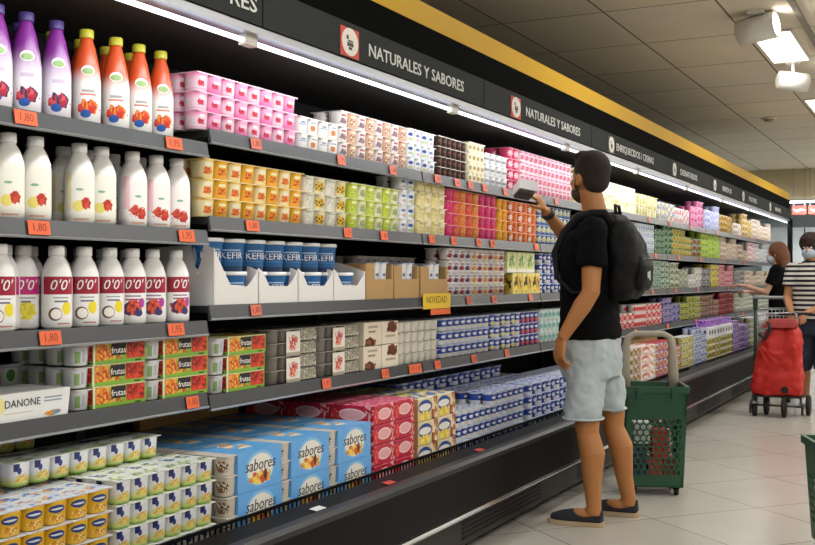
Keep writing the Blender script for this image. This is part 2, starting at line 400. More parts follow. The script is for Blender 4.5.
for k in range(0, NBAY):
    for L_ in ('T1', 'T2', 'T3', 'T4'):
        z = (LEV0 if k == 0 else LEV)[L_]
        make_shelf(z, bay(k), bay(k+1), f"grey-edged {LN[L_]} shelf of the {ORD[k]} bay of the dairy case")
for L_ in ('T1', 'T2', 'T3', 'T4'):
    make_shelf(LEV[L_], bay(8), 15.0, f"grey-edged {LN[L_]} shelf of the last bay by the far end post")

# price tags clipped on the rails
m_tag = mat('tag_orange', 'dc6236', .6); m_tagt = mat('tag_ink', '8a3416', .6); m_tag2 = mat('tag_faded', 'cf6a52', .6)
tagme = {}
def tagmesh(w_, f=0):
    if f:
        if (w_, f) not in tagme: tagme[w_, f] = MB().box(-.0008, -w_/2, -.038, .0008, w_/2, -.001).mesh('card', m_tag2)
        return tagme[w_, f]
    if w_ not in tagme: tagme[w_] = MB().box(-.0008, -w_/2, -.038, .0008, w_/2, -.001).mesh('card', m_tag)
    return tagme[w_]
txt_price = text_mesh('price', '1,80', .03, m_tagt, .0002)
txt_price2 = text_mesh('price', '1,95', .03, m_tagt, .0002)
TAGS = {'T1': [1.985, 2.57, 3.0, 3.57, 4.0, 4.44, 4.66, 4.82, 5.0, 5.28, 6.1, 8.3, 9.0, 9.8, 11, 12.2, 13.1],
        'T2': [2.03, 2.63, 2.98, 3.62, 3.92, 4.38, 4.62, 4.92, 5.1, 5.75, 6.1, 8.5, 9.3, 10.2, 11.4, 12.6],
        'T3': [2.07, 2.58, 3.0, 4.8, 5.12, 5.66, 8.4, 9.2, 10.1, 11.6, 12.8],
        'T4': [2.66, 3.46, 3.93, 4.18, 4.24, 4.44, 4.86, 5.3, 7.9, 8.9, 10.0, 11.2, 12.5]}
for L_, ys in TAGS.items():
    for i, y in enumerate(ys):
        z = (LEV0 if y < BAY0 else LEV)[L_]
        t = thing('price_tag', f"orange price tag, {ORD[i] if i < 16 else 'last'} along the {LN[L_]} shelf rail counting from the left", 'price tag', (XF+.0055, y, z))
        c = obj('card', tagmesh(.075 if L_ in ('T1', 'T2', 'T3') and y < 3 else .06, L_ in ('T1', 'T3') and y > BAY0), None, t, rot=(0, math.radians(-9), 0))
        if y < 5.4: obj('price', txt_price if i % 2 == 0 else txt_price2, None, c, loc=(.001, 0, -.019))
t = thing('promotion_card', 'large yellow and orange promotion card hanging from third shelf beside cardboard cases', 'price tag', (XF+.012, 4.42, LEV['T3']))
obj('card', MB().box(-.001, -.14, -.05, .001, .15, .02), mat('card_yellow', 'd9b52e', .6), t, label='yellow card')
obj('offer_strip', MB().box(-.001, -.06, -.078, .001, .15, -.052), m_tag, t, label='orange strip')
obj('lettering', text_mesh('lettering', 'NOVEDAD', .045, mat('card_ink', '6b5a1b', .6), .0002), None, t, loc=(.0015, 0, -.01))
for i, y in enumerate((3.5, 3.0, 4.35, 6.6)):
    t = obj('floor_ticket', MB().box(-.015, -.03, 0, .015, .03, .0015), mat('ticket', 'b5382c', .6) if i < 3 and i != 1 else mat('ticket_white', 'cfcfcf', .6), None, loc=(-1.865, y, .4195), rot=(0, math.radians(7.4), 0))
    t.name = 'sticker'; tag(t, ['red sticker on the black ledge below the red cartons', 'white sticker on the black ledge below the blue cartons', 'red sticker on the black ledge below the oval label packs', 'small pale sticker on the black ledge beside the near foot'][i], 'sticker')

# ------------------------------------------------------------------ products: prototypes
def cup_mb(mb, cx, cy, z0, r, h, mi=0, seg=12, p=3.6):
    return mb.lathe([(r*.82, 0), (r*.88, h*.05), (r*.97, h*.88), (r*1.0, h*.93), (r*1.0, h)], seg, cx, cy, z0, mi, p)
def pack_proto(name, mats, lid, pitch=.073, h=.0605, cols=2, rows=2, detail=True, p=3.6, r=None, seg=12):
    """a pack of cups under one foil sheet; front at x=0, first column at y=0"""
    r = r or pitch*.475; W = cols*pitch; D = rows*pitch; ch = h-.0025
    lm = MB().box(-D+.002, .001, ch-.0012, -.001, W-.001, ch+.0018)
    if detail:
        root = thing(name, 'x', 'yogurt pack'); COL.objects.unlink(root)
        cm = {}
        for c in range(cols):
            m = mats[c % len(mats)]
            if m.name not in cm: cm[m.name] = cup_mb(MB(), 0, 0, 0, r, ch, 0, 14, p).mesh('cup', m)
            for q in range(rows):
                obj('cup', cm[m.name], None, root, loc=(-pitch*(q+.5), pitch*(c+.5), 0))
        obj('lid', lm, lid, root)
        for k in KIDS[root]: COL.objects.unlink(k)
        return root
    mb = MB()
    for c in range(cols):
        for q in range(rows): cup_mb(mb, -pitch*(q+.5), pitch*(c+.5), 0, r, ch, c % len(mats), seg, p)
    b = len(mb.f); mb.box(-D+.002, .001, ch-.0012, -.001, W-.001, ch+.0018, len(mats))
    o = bpy.data.objects.new(name, mb.mesh(name, list(mats)+[lid])); o['category'] = 'yogurt pack'
    return o
def box_proto(name, w, h, d, m, top=None, side=None, bev=.003):
    """printed carton with softened edges: own sleeve mesh"""
    mb = MB().box(-d, .001, 0, -.0, w-.001, h-.001, {'*': 1, 'x+': 0, 'z+': 2})
    o = bpy.data.objects.new(name, mb.mesh(name, [m, side or m, top or m])); o['category'] = 'carton'
    bv = o.modifiers.new('Bevel', 'BEVEL'); bv.width = bev; bv.segments = 2
    return o
LW = ['bottom', 'second', 'third', 'fourth', 'fifth', 'sixth', 'seventh', 'eighth']
def lay(n, N): return 'top' if n == N-1 and N > 1 else LW[n]
placed = {}
def block(proto, y0, z, cols, layers, w, h, desc, where, front=XF-.015, rows=1, d=.146, cat=None, simple=None, jit=.003, skipl=0, group=None, uneven=0):
    L0 = layers
    """a block of like packs: cols along the shelf, layers up, rows back; each pack its own object with its own label"""
    for c in range(cols):
        layers = L0-(1 if random.random() < uneven and L0 > 2 else 0)
        for q in range(rows):
            for l in range(skipl, layers):
                src = proto[c % len(proto)] if isinstance(proto, list) else proto
                src = src if (q == 0 or simple is None) else simple
                s = f"{desc}, {lay(l, layers)} layer, {ORD[c]} from left"+(f", {ORD[q]} row" if rows > 1 else '')+f", {where}"
                if len(s.replace(',', '').split()) > 16: s = s[:s.rindex(', ')]
                if len(s.replace(',', '').split()) > 16: s = s.replace(' layer', '')
                jx = random.uniform(-jit, 0); rz = random.uniform(-1, 1)*jit*1.5
                o = dup(src, (front-q*d+jx, y0+c*w, z+.001+l*h), rz, s, group or f"{desc}s {where}")
                if cat: o['category'] = cat
SH = {'T1': 'top shelf', 'T2': 'second shelf', 'T3': 'third shelf', 'T4': 'lowest shelf', 'D': 'case bottom'}
def foil(c):
    q = c.split('|')
    if len(q) == 1: return mat('foil_'+c, c, .35, metal=.15)
    return prt('foil_'+c, q[0], [('e', .25, .25, .17, .2, q[1:]), ('e', .75, .25, .17, .2, q[1:]), ('e', .25, .75, .17, .2, q[1:]), ('e', .75, .75, .17, .2, q[1:])], .3, scale=(9, 9))

pk_a = prt('cup_pink_a', 'f3d5e2', [('e', .45, .42, .075, .16, ['c8304a', 'd6485c']), ('e', .47, .75, .06, .08, 'ffffff'), ('r', .5, .12, .5, .02, 'ee9fc4')], grad=(.55, 1, 'f08cbc'))
pk_b = prt('cup_pink_b', 'ee7fb4', [('e', .45, .42, .075, .16, ['c0263f', 'd6485c']), ('r', .5, .62, .09, .1, 'f6d3e3')], grad=(.1, .5, 'f3a6cb'))
ye_a = prt('cup_cream_a', 'f3e3b0', [('e', .46, .38, .08, .2, ['e0552e', 'e88d28']), ('r', .47, .72, .07, .08, 'f7f2da'), ('r', .5, .95, .5, .06, 'f4cf62')])
ye_b = prt('cup_orange_b', 'f0b33f', [('e', .46, .38, .08, .2, ['d9432a', 'e9a33a']), ('r', .47, .72, .07, .08, 'fbeec0')], grad=(.2, .9, 'eeb72a'))
wh_a = prt('cup_white_a', 'eceae6', [('r', .47, .55, .09, .04, '9fb4cf'), ('r', .47, .68, .06, .05, '6f86b4')])
wh_b = prt('cup_white_b', 'efece9', [('e', .45, .4, .07, .17, ['cf6a3e', 'd88d52']), ('r', .47, .75, .07, .05, '9aa9c4')])
gp_a = prt('cup_greypink_a', 'e4dfdc', [('e', .46, .35, .09, .2, ['9c7c8c', '7e6a72']), ('r', .47, .74, .07, .07, 'b25b6a')])
gp_b = prt('cup_tan_b', 'd3a88b', [('e', .46, .4, .09, .2, ['8a5a40', 'e8d8c8']), ('r', .47, .76, .07, .06, 'f0e4da')])
bw_a = prt('cup_bluewhite_a', 'e6ebf2', [('e', .45, .6, .08, .13, '3a56a0'), ('e', .48, .25, .09, .12, ['b8c872', 'd6dea8'])])
bw_b = prt('cup_bluewhite_b', 'eef0f2', [('e', .45, .6, .07, .11, '6e88bf'), ('e', .48, .25, .07, .12, ['c9a4b4', 'e0c8cc'])])
ch_a = prt('cup_choco', '2f1c17', [('r', .47, .55, .08, .14, '6a4638')], .3)
cg_a = prt('cup_creamgreen', 'e9e3c6', [('e', .46, .5, .08, .25, ['7f9a58', 'c2705e'])])
sv_a = prt('cup_silver', 'd5d6d8', [('r', .47, .5, .1, .1, '8f9298'), ('r', .47, .8, .1, .05, 'f4f4f4')])
ph_a = prt('cup_photo_a', 'e9e5db', [('e', .45, .5, .08, .22, ['cfd3c0', 'f5f2e8']), ('r', .47, .85, .08, .05, 'b7c3a6')])
ph_b = prt('cup_photo_b', 'e7dfb4', [('e', .45, .45, .1, .3, ['e8b51e', '54401f', 'f3d75a'])])
ph_c = prt('cup_photo_c', 'dfe0de', [('e', .45, .45, .1, .3, ['27345e', '3c4c85'])])
gr_a = prt('cup_lime_a', 'c8d64a', [('e', .46, .4, .08, .22, ['9cba2c', 'dfe87c']), ('r', .47, .75, .07, .07, 'f1f4d2')])
gr_b = prt('cup_lime_b', 'e4e6c8', [('e', .46, .4, .08, .24, ['b3c63c', '8a9c9c']), ('r', .5, .95, .5, .08, 'c4d34e')])
py_a = prt('cup_paleyellow_a', 'ede1a4', [('e', .46, .45, .09, .22, ['d9c26a', 'f5efc8']), ('r', .47, .8, .07, .06, 'c8b25a')])
py_b = prt('cup_paleyellow_b', 'f0e9c8', [('e', .46, .45, .09, .22, ['c9b070', 'e8d890'])])
ma_a = prt('cup_magenta', 'd2306e', [('e', .46, .5, .08, .25, ['e75a94', 'c41f5c'])], grad=(.5, 1, 'e04a84'))
ma_b = prt('cup_coral', 'e2564f', [('e', .46, .5, .08, .25, ['f08a5c', 'd84a64'])])
ma_c = prt('cup_tangerine', 'ec8b3a', [('e', .46, .5, .08, .3, ['f4c060', 'd84a74'])])
yo_a = prt('cup_mango', 'eba228', [('e', .46, .45, .09, .25, ['f5cf55', 'd97a22'])])
ro_a = prt('cup_redwhite', 'd7412a', [('e', .46, .4, .1, .3, ['f1e6df', 'f0d8cc']), ('r', .47, .85, .1, .06, 'f0b13a')])
ro_b = prt('cup_orangered', 'e8762f', [('e', .46, .45, .1, .25, ['c9252c', 'f2b45a'])])
gold = prt('cup_gold', 'e9b92e', [('e', .46, .64, .105, .17, '23418f'), ('e', .46, .64, .085, .045, 'e9ecf4'), ('e', .48, .24, .11, .17, ['e39b2c', 'f4dc8a', 'c97f28'])])
dn_a = prt('cup_whitegreen', 'c6d07c', [('r', .405, .80, .035, .16, '2b3470'), ('e', .44, .66, .03, .14, '3a4488'), ('e', .49, .34, .1, .17, ['e6b23c', 'f0d890', 'cfd66a']), ('r', .5, .04, .5, .05, '8bb04a')], grad=(.12, .5, 'e6e9ee'))
dn_b = prt('cup_whiteblue', 'e9edf2', [('e', .42, .72, .07, .16, '3557b5'), ('e', .49, .34, .1, .17, ['e58e3c', 'f4e0a8']), ('r', .5, .06, .5, .07, '7fb2d6')])
bl_a = prt('cup_navy', 'dfe4ee', [('r', .5, .62, .5, .27, '2a4aa8'), ('e', .45, .62, .075, .13, 'f0f2f6'), ('e', .49, .25, .07, .12, ['e2c04a', 'f4efd8'])])
bl_b = prt('cup_blue', '2444a4', [('e', .45, .55, .08, .2, 'dfe6f2'), ('e', .5, .2, .08, .12, ['e6d080', 'cfd8ea'])])
bl_r = prt('cup_bluered', '27449c', [('e', .45, .65, .08, .13, 'dfe6f2'), ('e', .48, .25, .11, .2, ['c8323a', 'e06a5a'])])
bl_y = prt('cup_blueyellow', '2c4ca4', [('e', .45, .65, .08, .13, 'eef0f4'), ('e', .48, .25, .11, .2, ['e8cf4c', 'f0e6a0'])])
eg_a = mat('cup_milky', 'dcd9cf', .35)
te_a = prt('cup_teal', 'cfe0de', [('e', .46, .5, .09, .25, ['5aa5a0', '88c4bc'])])
gy_a = mat('pot_grey', '77726c', .3)
ck_a = prt('cup_cherry', 'ece8e6', [('e', .45, .36, .1, .2, ['7a2232', 'b0343c']), ('r', .47, .72, .08, .08, 'a58a9a')])
ck_b = prt('cup_peach', 'efeae2', [('e', .45, .36, .1, .2, ['d98232', 'e8a850']), ('r', .47, .72, .08, .08, 'b0a0a0')])
ck_c = prt('cup_blackcurrant', 'ebe9ee', [('e', .45, .36, .1, .2, ['3b2c4e', '6a3a64']), ('r', .47, .72, .08, .08, '9a96b0')])

def cups_block(name, mats, lidc, L_, y0, cols, layers, desc, detail=True, pitch=.073, h=.0605, rows=1, ccols=2, front=XF-.015, where=None, skipl=0, p=3.6, z=None, simple_rows=True, r=None):
    pr = pack_proto(name, mats, foil(lidc), pitch, h, ccols, 2, detail, p, r)
    sm = pack_proto(name, mats, foil(lidc), pitch, h, ccols, 2, False, p, r, 8) if (rows > 1 and detail) else None
    zz = z if z is not None else (LEV0 if y0 < BAY0-.05 else LEV)[L_]
    block(pr, y0, zz, cols, layers, pitch*ccols+.001, h+.001, desc, where or SH[L_], front, rows, pitch*2+.003, simple=sm, skipl=skipl)

# ---- top shelf, near bays
cups_block('strawberry_yogurt_pack', [pk_a, pk_b], 'efc4d6', 'T1', 2.715, 4, 3, 'pink strawberry yogurt pack')
cups_block('natural_yogurt_pack', [wh_a, wh_b], 'e4e2e0', 'T1', 3.315, 2, 2, 'white yogurt pack with small fruit')
cups_block('stracciatella_yogurt_pack', [gp_a, gp_b], 'cfc8c4', 'T1', 3.61, 4, 3, 'tan and greyish yogurt pack')
cups_block('skimmed_yogurt_pack', [bw_a, bw_b], 'd8dce4', 'T1', 4.20, 2, 3, 'blue-dotted white yogurt pack', h=.062, pitch=.07)
cups_block('chocolate_dessert_pack', [ch_a], 'b9a99a', 'T1', 4.50, 3, 4, 'dark brown chocolate dessert pack', pitch=.056, h=.047)
cups_block('pistachio_dessert_pack', [cg_a], 'dcd4b8', 'T1', 4.86, 2, 4, 'cream and green dessert pack', pitch=.05, h=.05)
cups_block('greek_yogurt_pack', [sv_a], 'e2e2e4', 'T1', 5.07, 2, 3, 'silver and white tub pack', pitch=.08, h=.056)
cups_block('raspberry_yogurt_pack', [prt('cup_rasp', 'c9385e', [('e', .46, .5, .1, .28, ['f2d7de', 'e9a6b8'])])], 'd87f98', 'T1', 5.40, 1, 4, 'crimson wrapped yogurt pack', pitch=.085, h=.058)
cups_block('redfruit_yogurt_pack', [prt('cup_palepink', 'efd9e0', [('e', .46, .4, .1, .25, ['c9506e', 'e18aa2']), ('r', .5, .9, .5, .1, 'e49cb8')])], 'e8c2d0', 'T1', 5.59, 6, 4, 'pale pink red-fruit yogurt pack', pitch=.073, h=.058)
# ---- second shelf, near bays
cups_block('tropical_yogurt_pack', [ye_a, ye_b], 'ecd79c', 'T2', 2.745, 4, 3, 'yellow and orange yogurt pack', pitch=.0745, h=.0625)
cups_block('banana_yogurt_pack', [ph_a, ph_b], 'dcd8c6', 'T2', 3.355, 2, 3, 'white pack with dark yellow fruit picture', pitch=.08, h=.061)
cups_block('lime_yogurt_pack', [gr_a, gr_b], 'dfe3b4', 'T2', 3.69, 3, 3, 'lime green yogurt pack', pitch=.071, h=.061)
cups_block('lactose_free_yogurt_pack', [bw_b, bw_a], 'e2e4e6', 'T2', 4.13, 1, 4, 'white pack with faint blue dots', pitch=.073, h=.0625)
cups_block('vanilla_yogurt_pack', [py_a, py_b], 'e8e0b8', 'T2', 4.305, 2, 4, 'pale yellow yogurt pack', pitch=.0725, h=.064)
cups_block('berry_yogurt_pack', [ma_a, ma_b], 'e8a0b4', 'T2', 4.61, 1, 4, 'magenta and coral yogurt pack', pitch=.075, h=.057)
cups_block('apricot_yogurt_pack', [ma_c, ma_b], 'eeb89c', 'T2', 4.77, 1, 4, 'orange and coral yogurt pack', pitch=.075, h=.057)
cups_block('peach_yogurt_pack', [ma_c, ma_a], 'eeb89c', 'T2', 4.93, 1, 4, 'orange and magenta yogurt pack', pitch=.075, h=.057)
cups_block('cherry_yogurt_pack', [ma_a], 'e8a0b4', 'T2', 5.09, 1, 4, 'plain magenta yogurt pack', pitch=.07, h=.057)
cups_block('mango_yogurt_pack', [yo_a], 'eccb80', 'T2', 5.245, 1, 4, 'golden mango yogurt pack', pitch=.075, h=.055)
cups_block('creme_dessert_pack', [ro_a, ro_b], 'e8c0a4', 'T2', 5.405, 3, 4, 'red and orange dessert pack', pitch=.073, h=.055)
cups_block('custard_yogurt_pack', [prt('cup_mosaic', '3c64ae', [('e', .46, .55, .14, .3, ['e8ecf2', '4a9c5a', 'f0d24a', 'd8e4f0'])])], 'cfd8e2', 'T2', 5.86, 4, 4, 'blue, white and green mottled yogurt pack', pitch=.075, h=.056)
# ---- third shelf
cups_block('white_yogurt_pack', [ck_c, wh_a], 'e6e4ea', 'T3', 4.06, 4, 3, 'white yogurt pack behind the cardboard cases', front=XF-.20, h=.062)
cups_block('blackcurrant_yogurt_pack', [ck_a, ck_c], 'e0dcdc', 'T3', 4.62, 2, 4, 'white pack with dark cherries', h=.058, pitch=.07)
cups_block('peach_piece_yogurt_pack', [ck_b, ck_a], 'e6dcd0', 'T3', 4.91, 3, 4, 'white pack with peach and cherry pictures', h=.058, pitch=.0725)
cups_block('family_yogurt_pack', [bl_a, bl_b], 'c8d0e2', 'T3', 5.88, 4, 4, 'blue and white family yogurt pack', pitch=.07, h=.058)
# ---- lowest shelf
cups_block('coconut_dessert_pack', [eg_a], 'cfcabd', 'T4', 4.105, 3, 4, 'milky white unprinted pot pack', pitch=.068, h=.046, p=2.2, rows=2)
cups_block('custard_pot_pack', [bl_a, bl_a], 'b8c2dc', 'T4', 4.545, 4, 3, 'blue and white custard pack', pitch=.0735, h=.0625, rows=2)
cups_block('lemon_custard_pack', [bl_y, bl_a], 'c8cfd8', 'T4', 5.14, 3, 3, 'blue and yellow custard pack', pitch=.0735, h=.0625, rows=2)
cups_block('red_fruit_custard_pack', [bl_r], 'c8bfd0', 'T4', 5.585, 2, 3, 'blue and red custard pack', pitch=.0735, h=.0625, rows=2)
cups_block('mint_yogurt_pack', [te_a], 'd4e2e0', 'T4', 5.89, 5, 3, 'pale teal yogurt pack', pitch=.075, h=.064)
cups_block('light_yogurt_pack', [prt('cup_whiteleaf', 'e4e8e8', [('e', .44, .5, .06, .3, '4f9a48'), ('r', .5, .9, .2, .06, 'b8c4d8')])], 'e0e4e8', 'T4', 1.78, 6, 2, 'white yogurt pack with green leaf stripe', front=XF-.24, h=.062)
# ---- bottom of the case
DZ = .372; DF = -1.985
cups_block('custard_pack', [gold], 'd5dbe2|4a76c0|c9d4e4|d8923c', 'D', 1.43, 5, 4, 'gold custard pack with blue oval', pitch=.0735, h=.063, rows=2, z=DZ, front=DF)
cups_block('yogurt_dessert_pack', [dn_a], 'dfe4da|4058a8|a8c070|e8e8ee', 'D', 2.185, 3, 4, 'white and green dessert pack with blue emblem', pitch=.0715, h=.065, rows=3, z=DZ, front=DF)
cups_block('yogurt_dessert_pack', [dn_a], 'dfe4da|4058a8|a8c070|e8e8ee', 'D', 1.98, 2, 1, 'loose white and green dessert pack lying on top', pitch=.0715, h=.065, z=DZ+4*.066+.002, front=DF-.16, ccols=4)
cups_block('fruit_yogurt_pack', [dn_b], 'dce4ea|4a76c0|d8c070|8ab0dc', 'D', 1.56, 4, 5, 'white and blue fruit yogurt pack', pitch=.0735, h=.063, rows=2, z=DZ, front=DF-.31)
cups_block('fruit_yogurt_pack', [dn_a], 'dfe4da|4058a8|a8c070|e8e8ee', 'D', 1.80, 3, 1, 'white and green pack lying over the second row', pitch=.0735, h=.063, rows=1, z=DZ+5*.064+.002, front=DF-.34)
cups_block('family_custard_pack', [bl_a], 'c4cde4|2f50ac|e8d878|eef0f6', 'D', 4.385, 3, 3, 'blue-banded custard pack before the oval labels', pitch=.069, h=.063, rows=4, z=DZ, front=DF)
cups_block('plain_yogurt_pack', [bl_a, bl_a], 'c4cde4|2f50ac|e6e9f2|5c7ac4', 'D', 4.83, 3, 4, 'blue-banded white yogurt pack', pitch=.0735, h=.0605, rows=4, z=DZ, front=DF-.01)
cups_block('plain_yogurt_pack', [bl_a, bl_b], 'c4cde4|2f50ac|e6e9f2|5c7ac4', 'D', 5.31, 4, 4, 'blue-banded deep blue yogurt pack', pitch=.0725, h=.0605, rows=4, z=DZ, front=DF)
cups_block('sugared_yogurt_pack', [bl_b, bl_a], 'b8c4e4|2444a4|dfe6f2|4a68bc', 'D', 4.40, 9, 1, 'blue pack loose on top of the rear rows', pitch=.0725, h=.0605, rows=2, z=DZ+4*.0615+.003, front=DF-.32, simple_rows=True)
cups_block('low_fat_yogurt_pack', [bl_a], 'c4cce4', 'D', 5.91, 8, 4, 'blue and white yogurt pack past the shopper', detail=False, pitch=.0725, h=.0605, rows=2, z=DZ, front=DF)

# ---- bottles
m_cap_w = mat('cap_white', 'e9e9ea', .4); m_cap_y = mat('cap_yellow', 'c6c238', .4); m_cap_p = mat('cap_purple', '4a3a78', .4)
def bottle_proto(name, prof, cap, body, capm, p=2.0, text=None):
    root = thing(name, 'x', 'bottle'); COL.objects.unlink(root)
    obj('body', MB().lathe(prof, 24, p=p), body, root)
    b = MB().lathe(cap, 20)
    obj('cap', b, capm, root)
    if text:
        obj('lettering', text[0], None, root, loc=(0, 0, text[1]))
    for k in KIDS[root]: COL.objects.unlink(k)
    return root
pr_tall = [(.033, 0), (.0385, .007), (.0395, .05), (.0395, .125), (.035, .165), (.0255, .212), (.0175, .240), (.0165, .252)]
cap_tall = [(.0195, .246), (.020, .250), (.020, .268), (.018, .271)]
pr_can = [(.035, 0), (.0405, .006), (.041, .03), (.041, .135), (.039, .152), (.031, .176), (.0205, .194), (.0185, .200)]
cap_can = [(.0215, .198), (.022, .201), (.022, .222), (.020, .225)]
frt = ['c8342c', 'e5782c', '3a3f6e']
b_pur = prt('bottle_purple', 'e9e4ea', [('e', .5, .19, .13, .08, ['b02a40', '2c2c54', 'd84a50']), ('e', .47, .115, .06, .045, '2f5fae'), ('e', .5, .60, .085, .055, 'e9efe6'), ('e', .5, .59, .07, .038, '86a860'), ('r', .5, .40, .07, .02, 'c7b4cc')], .3, (.30, .74, '7c2a86'), scale=(26, 18))
b_ora = prt('bottle_orange', 'eceae6', [('e', .5, .19, .13, .08, ['c8342c', 'e58a2c', 'd84a2c']), ('e', .47, .115, .06, .045, '2f5fae'), ('e', .5, .60, .085, .055, 'e9efe6'), ('e', .5, .59, .07, .038, '86a860'), ('r', .5, .37, .07, .015, 'a9a4a0'), ('r', .5, .33, .09, .01, 'd47a6a')], .3, (.42, .66, 'cf5226'), scale=(26, 18))
b_ban = prt('bottle_banana', 'e9e9e6', [('r', .5, .38, .17, .34, 'ecebe0'), ('r', .36, .45, .035, .26, 'efe3bc'), ('e', .47, .24, .06, .075, 'e6d873'), ('e', .55, .28, .055, .08, ['b5392c', 'd0503a']), ('e', .48, .47, .04, .018, '7fb08a'), ('r', .5, .06, .08, .012, 'dba890')], .3, scale=(26, 20))
b_str = prt('bottle_strawberry', 'ebe9e9', [('r', .5, .38, .17, .34, 'eeeae9'), ('r', .37, .5, .035, .24, 'f2c8cf'), ('e', .46, .24, .06, .08, ['b5392c', 'd0503a']), ('e', .55, .20, .055, .08, ['b8322c', 'c84a38']), ('e', .5, .45, .04, .018, '7fb08a'), ('r', .5, .06, .08, .012, 'dba890')], .3, scale=(26, 20))
def lab0(name, band, fruits): return prt(name, 'eceded', [('r', .5, .585, .17, .12, band)]+fruits, .3, scale=(26, 18))
b_coc = lab0('bottle_coconut', '9c1836', [('e', .58, .28, .05, .09, 'ecd93a'), ('e', .46, .20, .07, .09, '6a4a3a'), ('e', .47, .20, .055, .07, 'f2efe8'), ('r', .52, .42, .08, .01, 'a0a4b0'), ('r', .52, .37, .07, .012, '6c7286'), ('r', .55, .07, .07, .01, 'c58a80')])
b_pin = lab0('bottle_pineapple', 'c01a7a', [('e', .52, .25, .09, .11, ['e8dc48', 'd8c63a']), ('r', .52, .42, .08, .01, 'a0a4b0'), ('r', .5, .37, .05, .012, '6c7286')])
b_red = lab0('bottle_redfruit', '9c1836', [('e', .48, .25, .11, .1, ['c43a2a', 'd86034', '4a2a5e']), ('e', .6, .32, .04, .07, 'b43aa0'), ('e', .56, .17, .05, .05, '3a3a70'), ('r', .5, .42, .09, .01, '8a6a8c'), ('r', .5, .37, .09, .012, 'a05a7a')])
t00 = text_mesh('lettering', "0'0'", .040, mat('lettering_white', 'f4eef0', .5), .0004, bend=.0438, shear=.25)
P_pur = bottle_proto('drinking_yogurt_bottle', pr_tall, cap_tall, b_pur, m_cap_p)
P_ora = bottle_proto('drinking_yogurt_bottle', pr_tall, cap_tall, b_ora, m_cap_y)
P_ban = bottle_proto('drinking_yogurt_bottle', pr_can, cap_can, b_ban, m_cap_w, 2.5)
P_str = bottle_proto('drinking_yogurt_bottle', pr_can, cap_can, b_str, m_cap_w, 2.5)
P_coc = bottle_proto('drinking_yogurt_bottle', pr_can, cap_can, b_coc, m_cap_w, 2.3, (t00, .117))
P_pin = bottle_proto('drinking_yogurt_bottle', pr_can, cap_can, b_pin, m_cap_w, 2.3, (t00, .117))
P_red = bottle_proto('drinking_yogurt_bottle', pr_can, cap_can, b_red, m_cap_w, 2.3, (t00, .117))
def bottles(L_, rows, where):
    for src, desc, ys, x, turn in rows:
        for i, y in enumerate(ys):
            dup(src, (x+random.uniform(-.004, .004), y, LEV0[L_]+.001), math.radians(turn+random.uniform(-9, 9)), f"{desc}, {ORD[i]} from left {where}", f"{desc}s {where}")
bottles('T1', [(P_pur, 'purple drinking yogurt bottle with berries', (1.745, 1.85, 1.955, 2.05, 2.155), XF-.06, -40), (P_ora, 'orange drinking yogurt bottle with yellow cap', (2.272, 2.385, 2.487, 2.592), XF-.06, -38),
               (P_pur, 'purple bottle behind the front bottles', (1.86, 1.99, 2.13), XF-.17, -40), (P_ora, 'orange bottle with yellow cap behind the front bottles', (2.25, 2.36, 2.47, 2.575), XF-.17, -38),
               ], 'on the top shelf')
bottles('T2', [(P_ban, 'white drinking yogurt bottle with banana and strawberry', (1.80, 1.89, 1.985, 2.075, 2.235, 2.325), XF-.055, -35), (P_str, 'white drinking yogurt bottle with strawberries', (2.455, 2.56, 2.66), XF-.055, -32),
               (P_ban, 'white banana bottle standing back from the edge', (1.90, 2.02, 2.165, 2.27), XF-.15, -35), (P_str, 'white strawberry bottle standing behind the front ones', (2.37, 2.48, 2.59), XF-.15, -35)], 'on the second shelf')
bottles('T3', [(P_coc, 'white bottle with red band and coconut', (1.75, 1.85, 1.955, 2.152, 2.256, 2.357), XF-.055, -36), (P_red, 'white bottle with red band and red fruit', (2.452, 2.548, 2.652), XF-.055, -36),
               (P_pin, 'white bottle with magenta band and pineapple', (2.025, 2.09), XF-.115, -38), (P_coc, 'white red-banded bottle standing behind the front ones', (1.85, 1.95, 2.165, 2.27, 2.36, 2.455, 2.55), XF-.165, -36)], 'on the third shelf')

# ---- kefir tubs in white display trays
kf = prt('tub_blue', '1f5f9a', [('r', .5, .08, .5, .09, '17395f'), ('r', .5, .35, .5, .012, '4f8cc0'), ('e', .30, .5, .03, .3, 'c9d8e4'), ('r', .5, .72, .1, .02, 'b8d4e8')])
kroot = thing('kefir_tub', 'x', 'tub'); COL.objects.unlink(kroot)
obj('tub', MB().lathe([(.045, 0), (.047, .003), (.0545, .094), (.0545, .098)], 26), kf, kroot)
obj('lid', MB().lathe([(.0565, .096), (.0575, .098), (.0575, .107), (.055, .109), (.052, .1075)], 26), m_cap_w, kroot)
obj('lettering', text_mesh('lettering', 'KEFIR', .033, mat('lettering_white', 'f4eef0', .5), .0004, bend=.0515), None, kroot, loc=(0, 0, .052))
for k in KIDS[kroot]: COL.objects.unlink(k)
ky = [2.845+.121*i for i in range(8)]
for l in range(2):
    for i, y in enumerate(ky):
        if l == 1 and i == 7: continue
        dup(kroot, (XF-.075, y-(.0 if l == 0 else .01), LEV['T3']+.003+l*.1105), math.radians(-28+random.uniform(-14, 14)), f"blue kefir tub with white lid, {['lower', 'upper'][l]} layer, {ORD[i]} from the left in front", 'blue kefir tubs in the white trays')
for l in range(2):
    for i, y in enumerate(ky[:7]):
        dup(kroot, (XF-.195, y+.03, LEV['T3']+.003+l*.1105), math.radians(-28), f"blue kefir tub in the back row, {['lower', 'upper'][l]} layer, {ORD[i]} from left", 'blue kefir tubs at the back of the white trays')
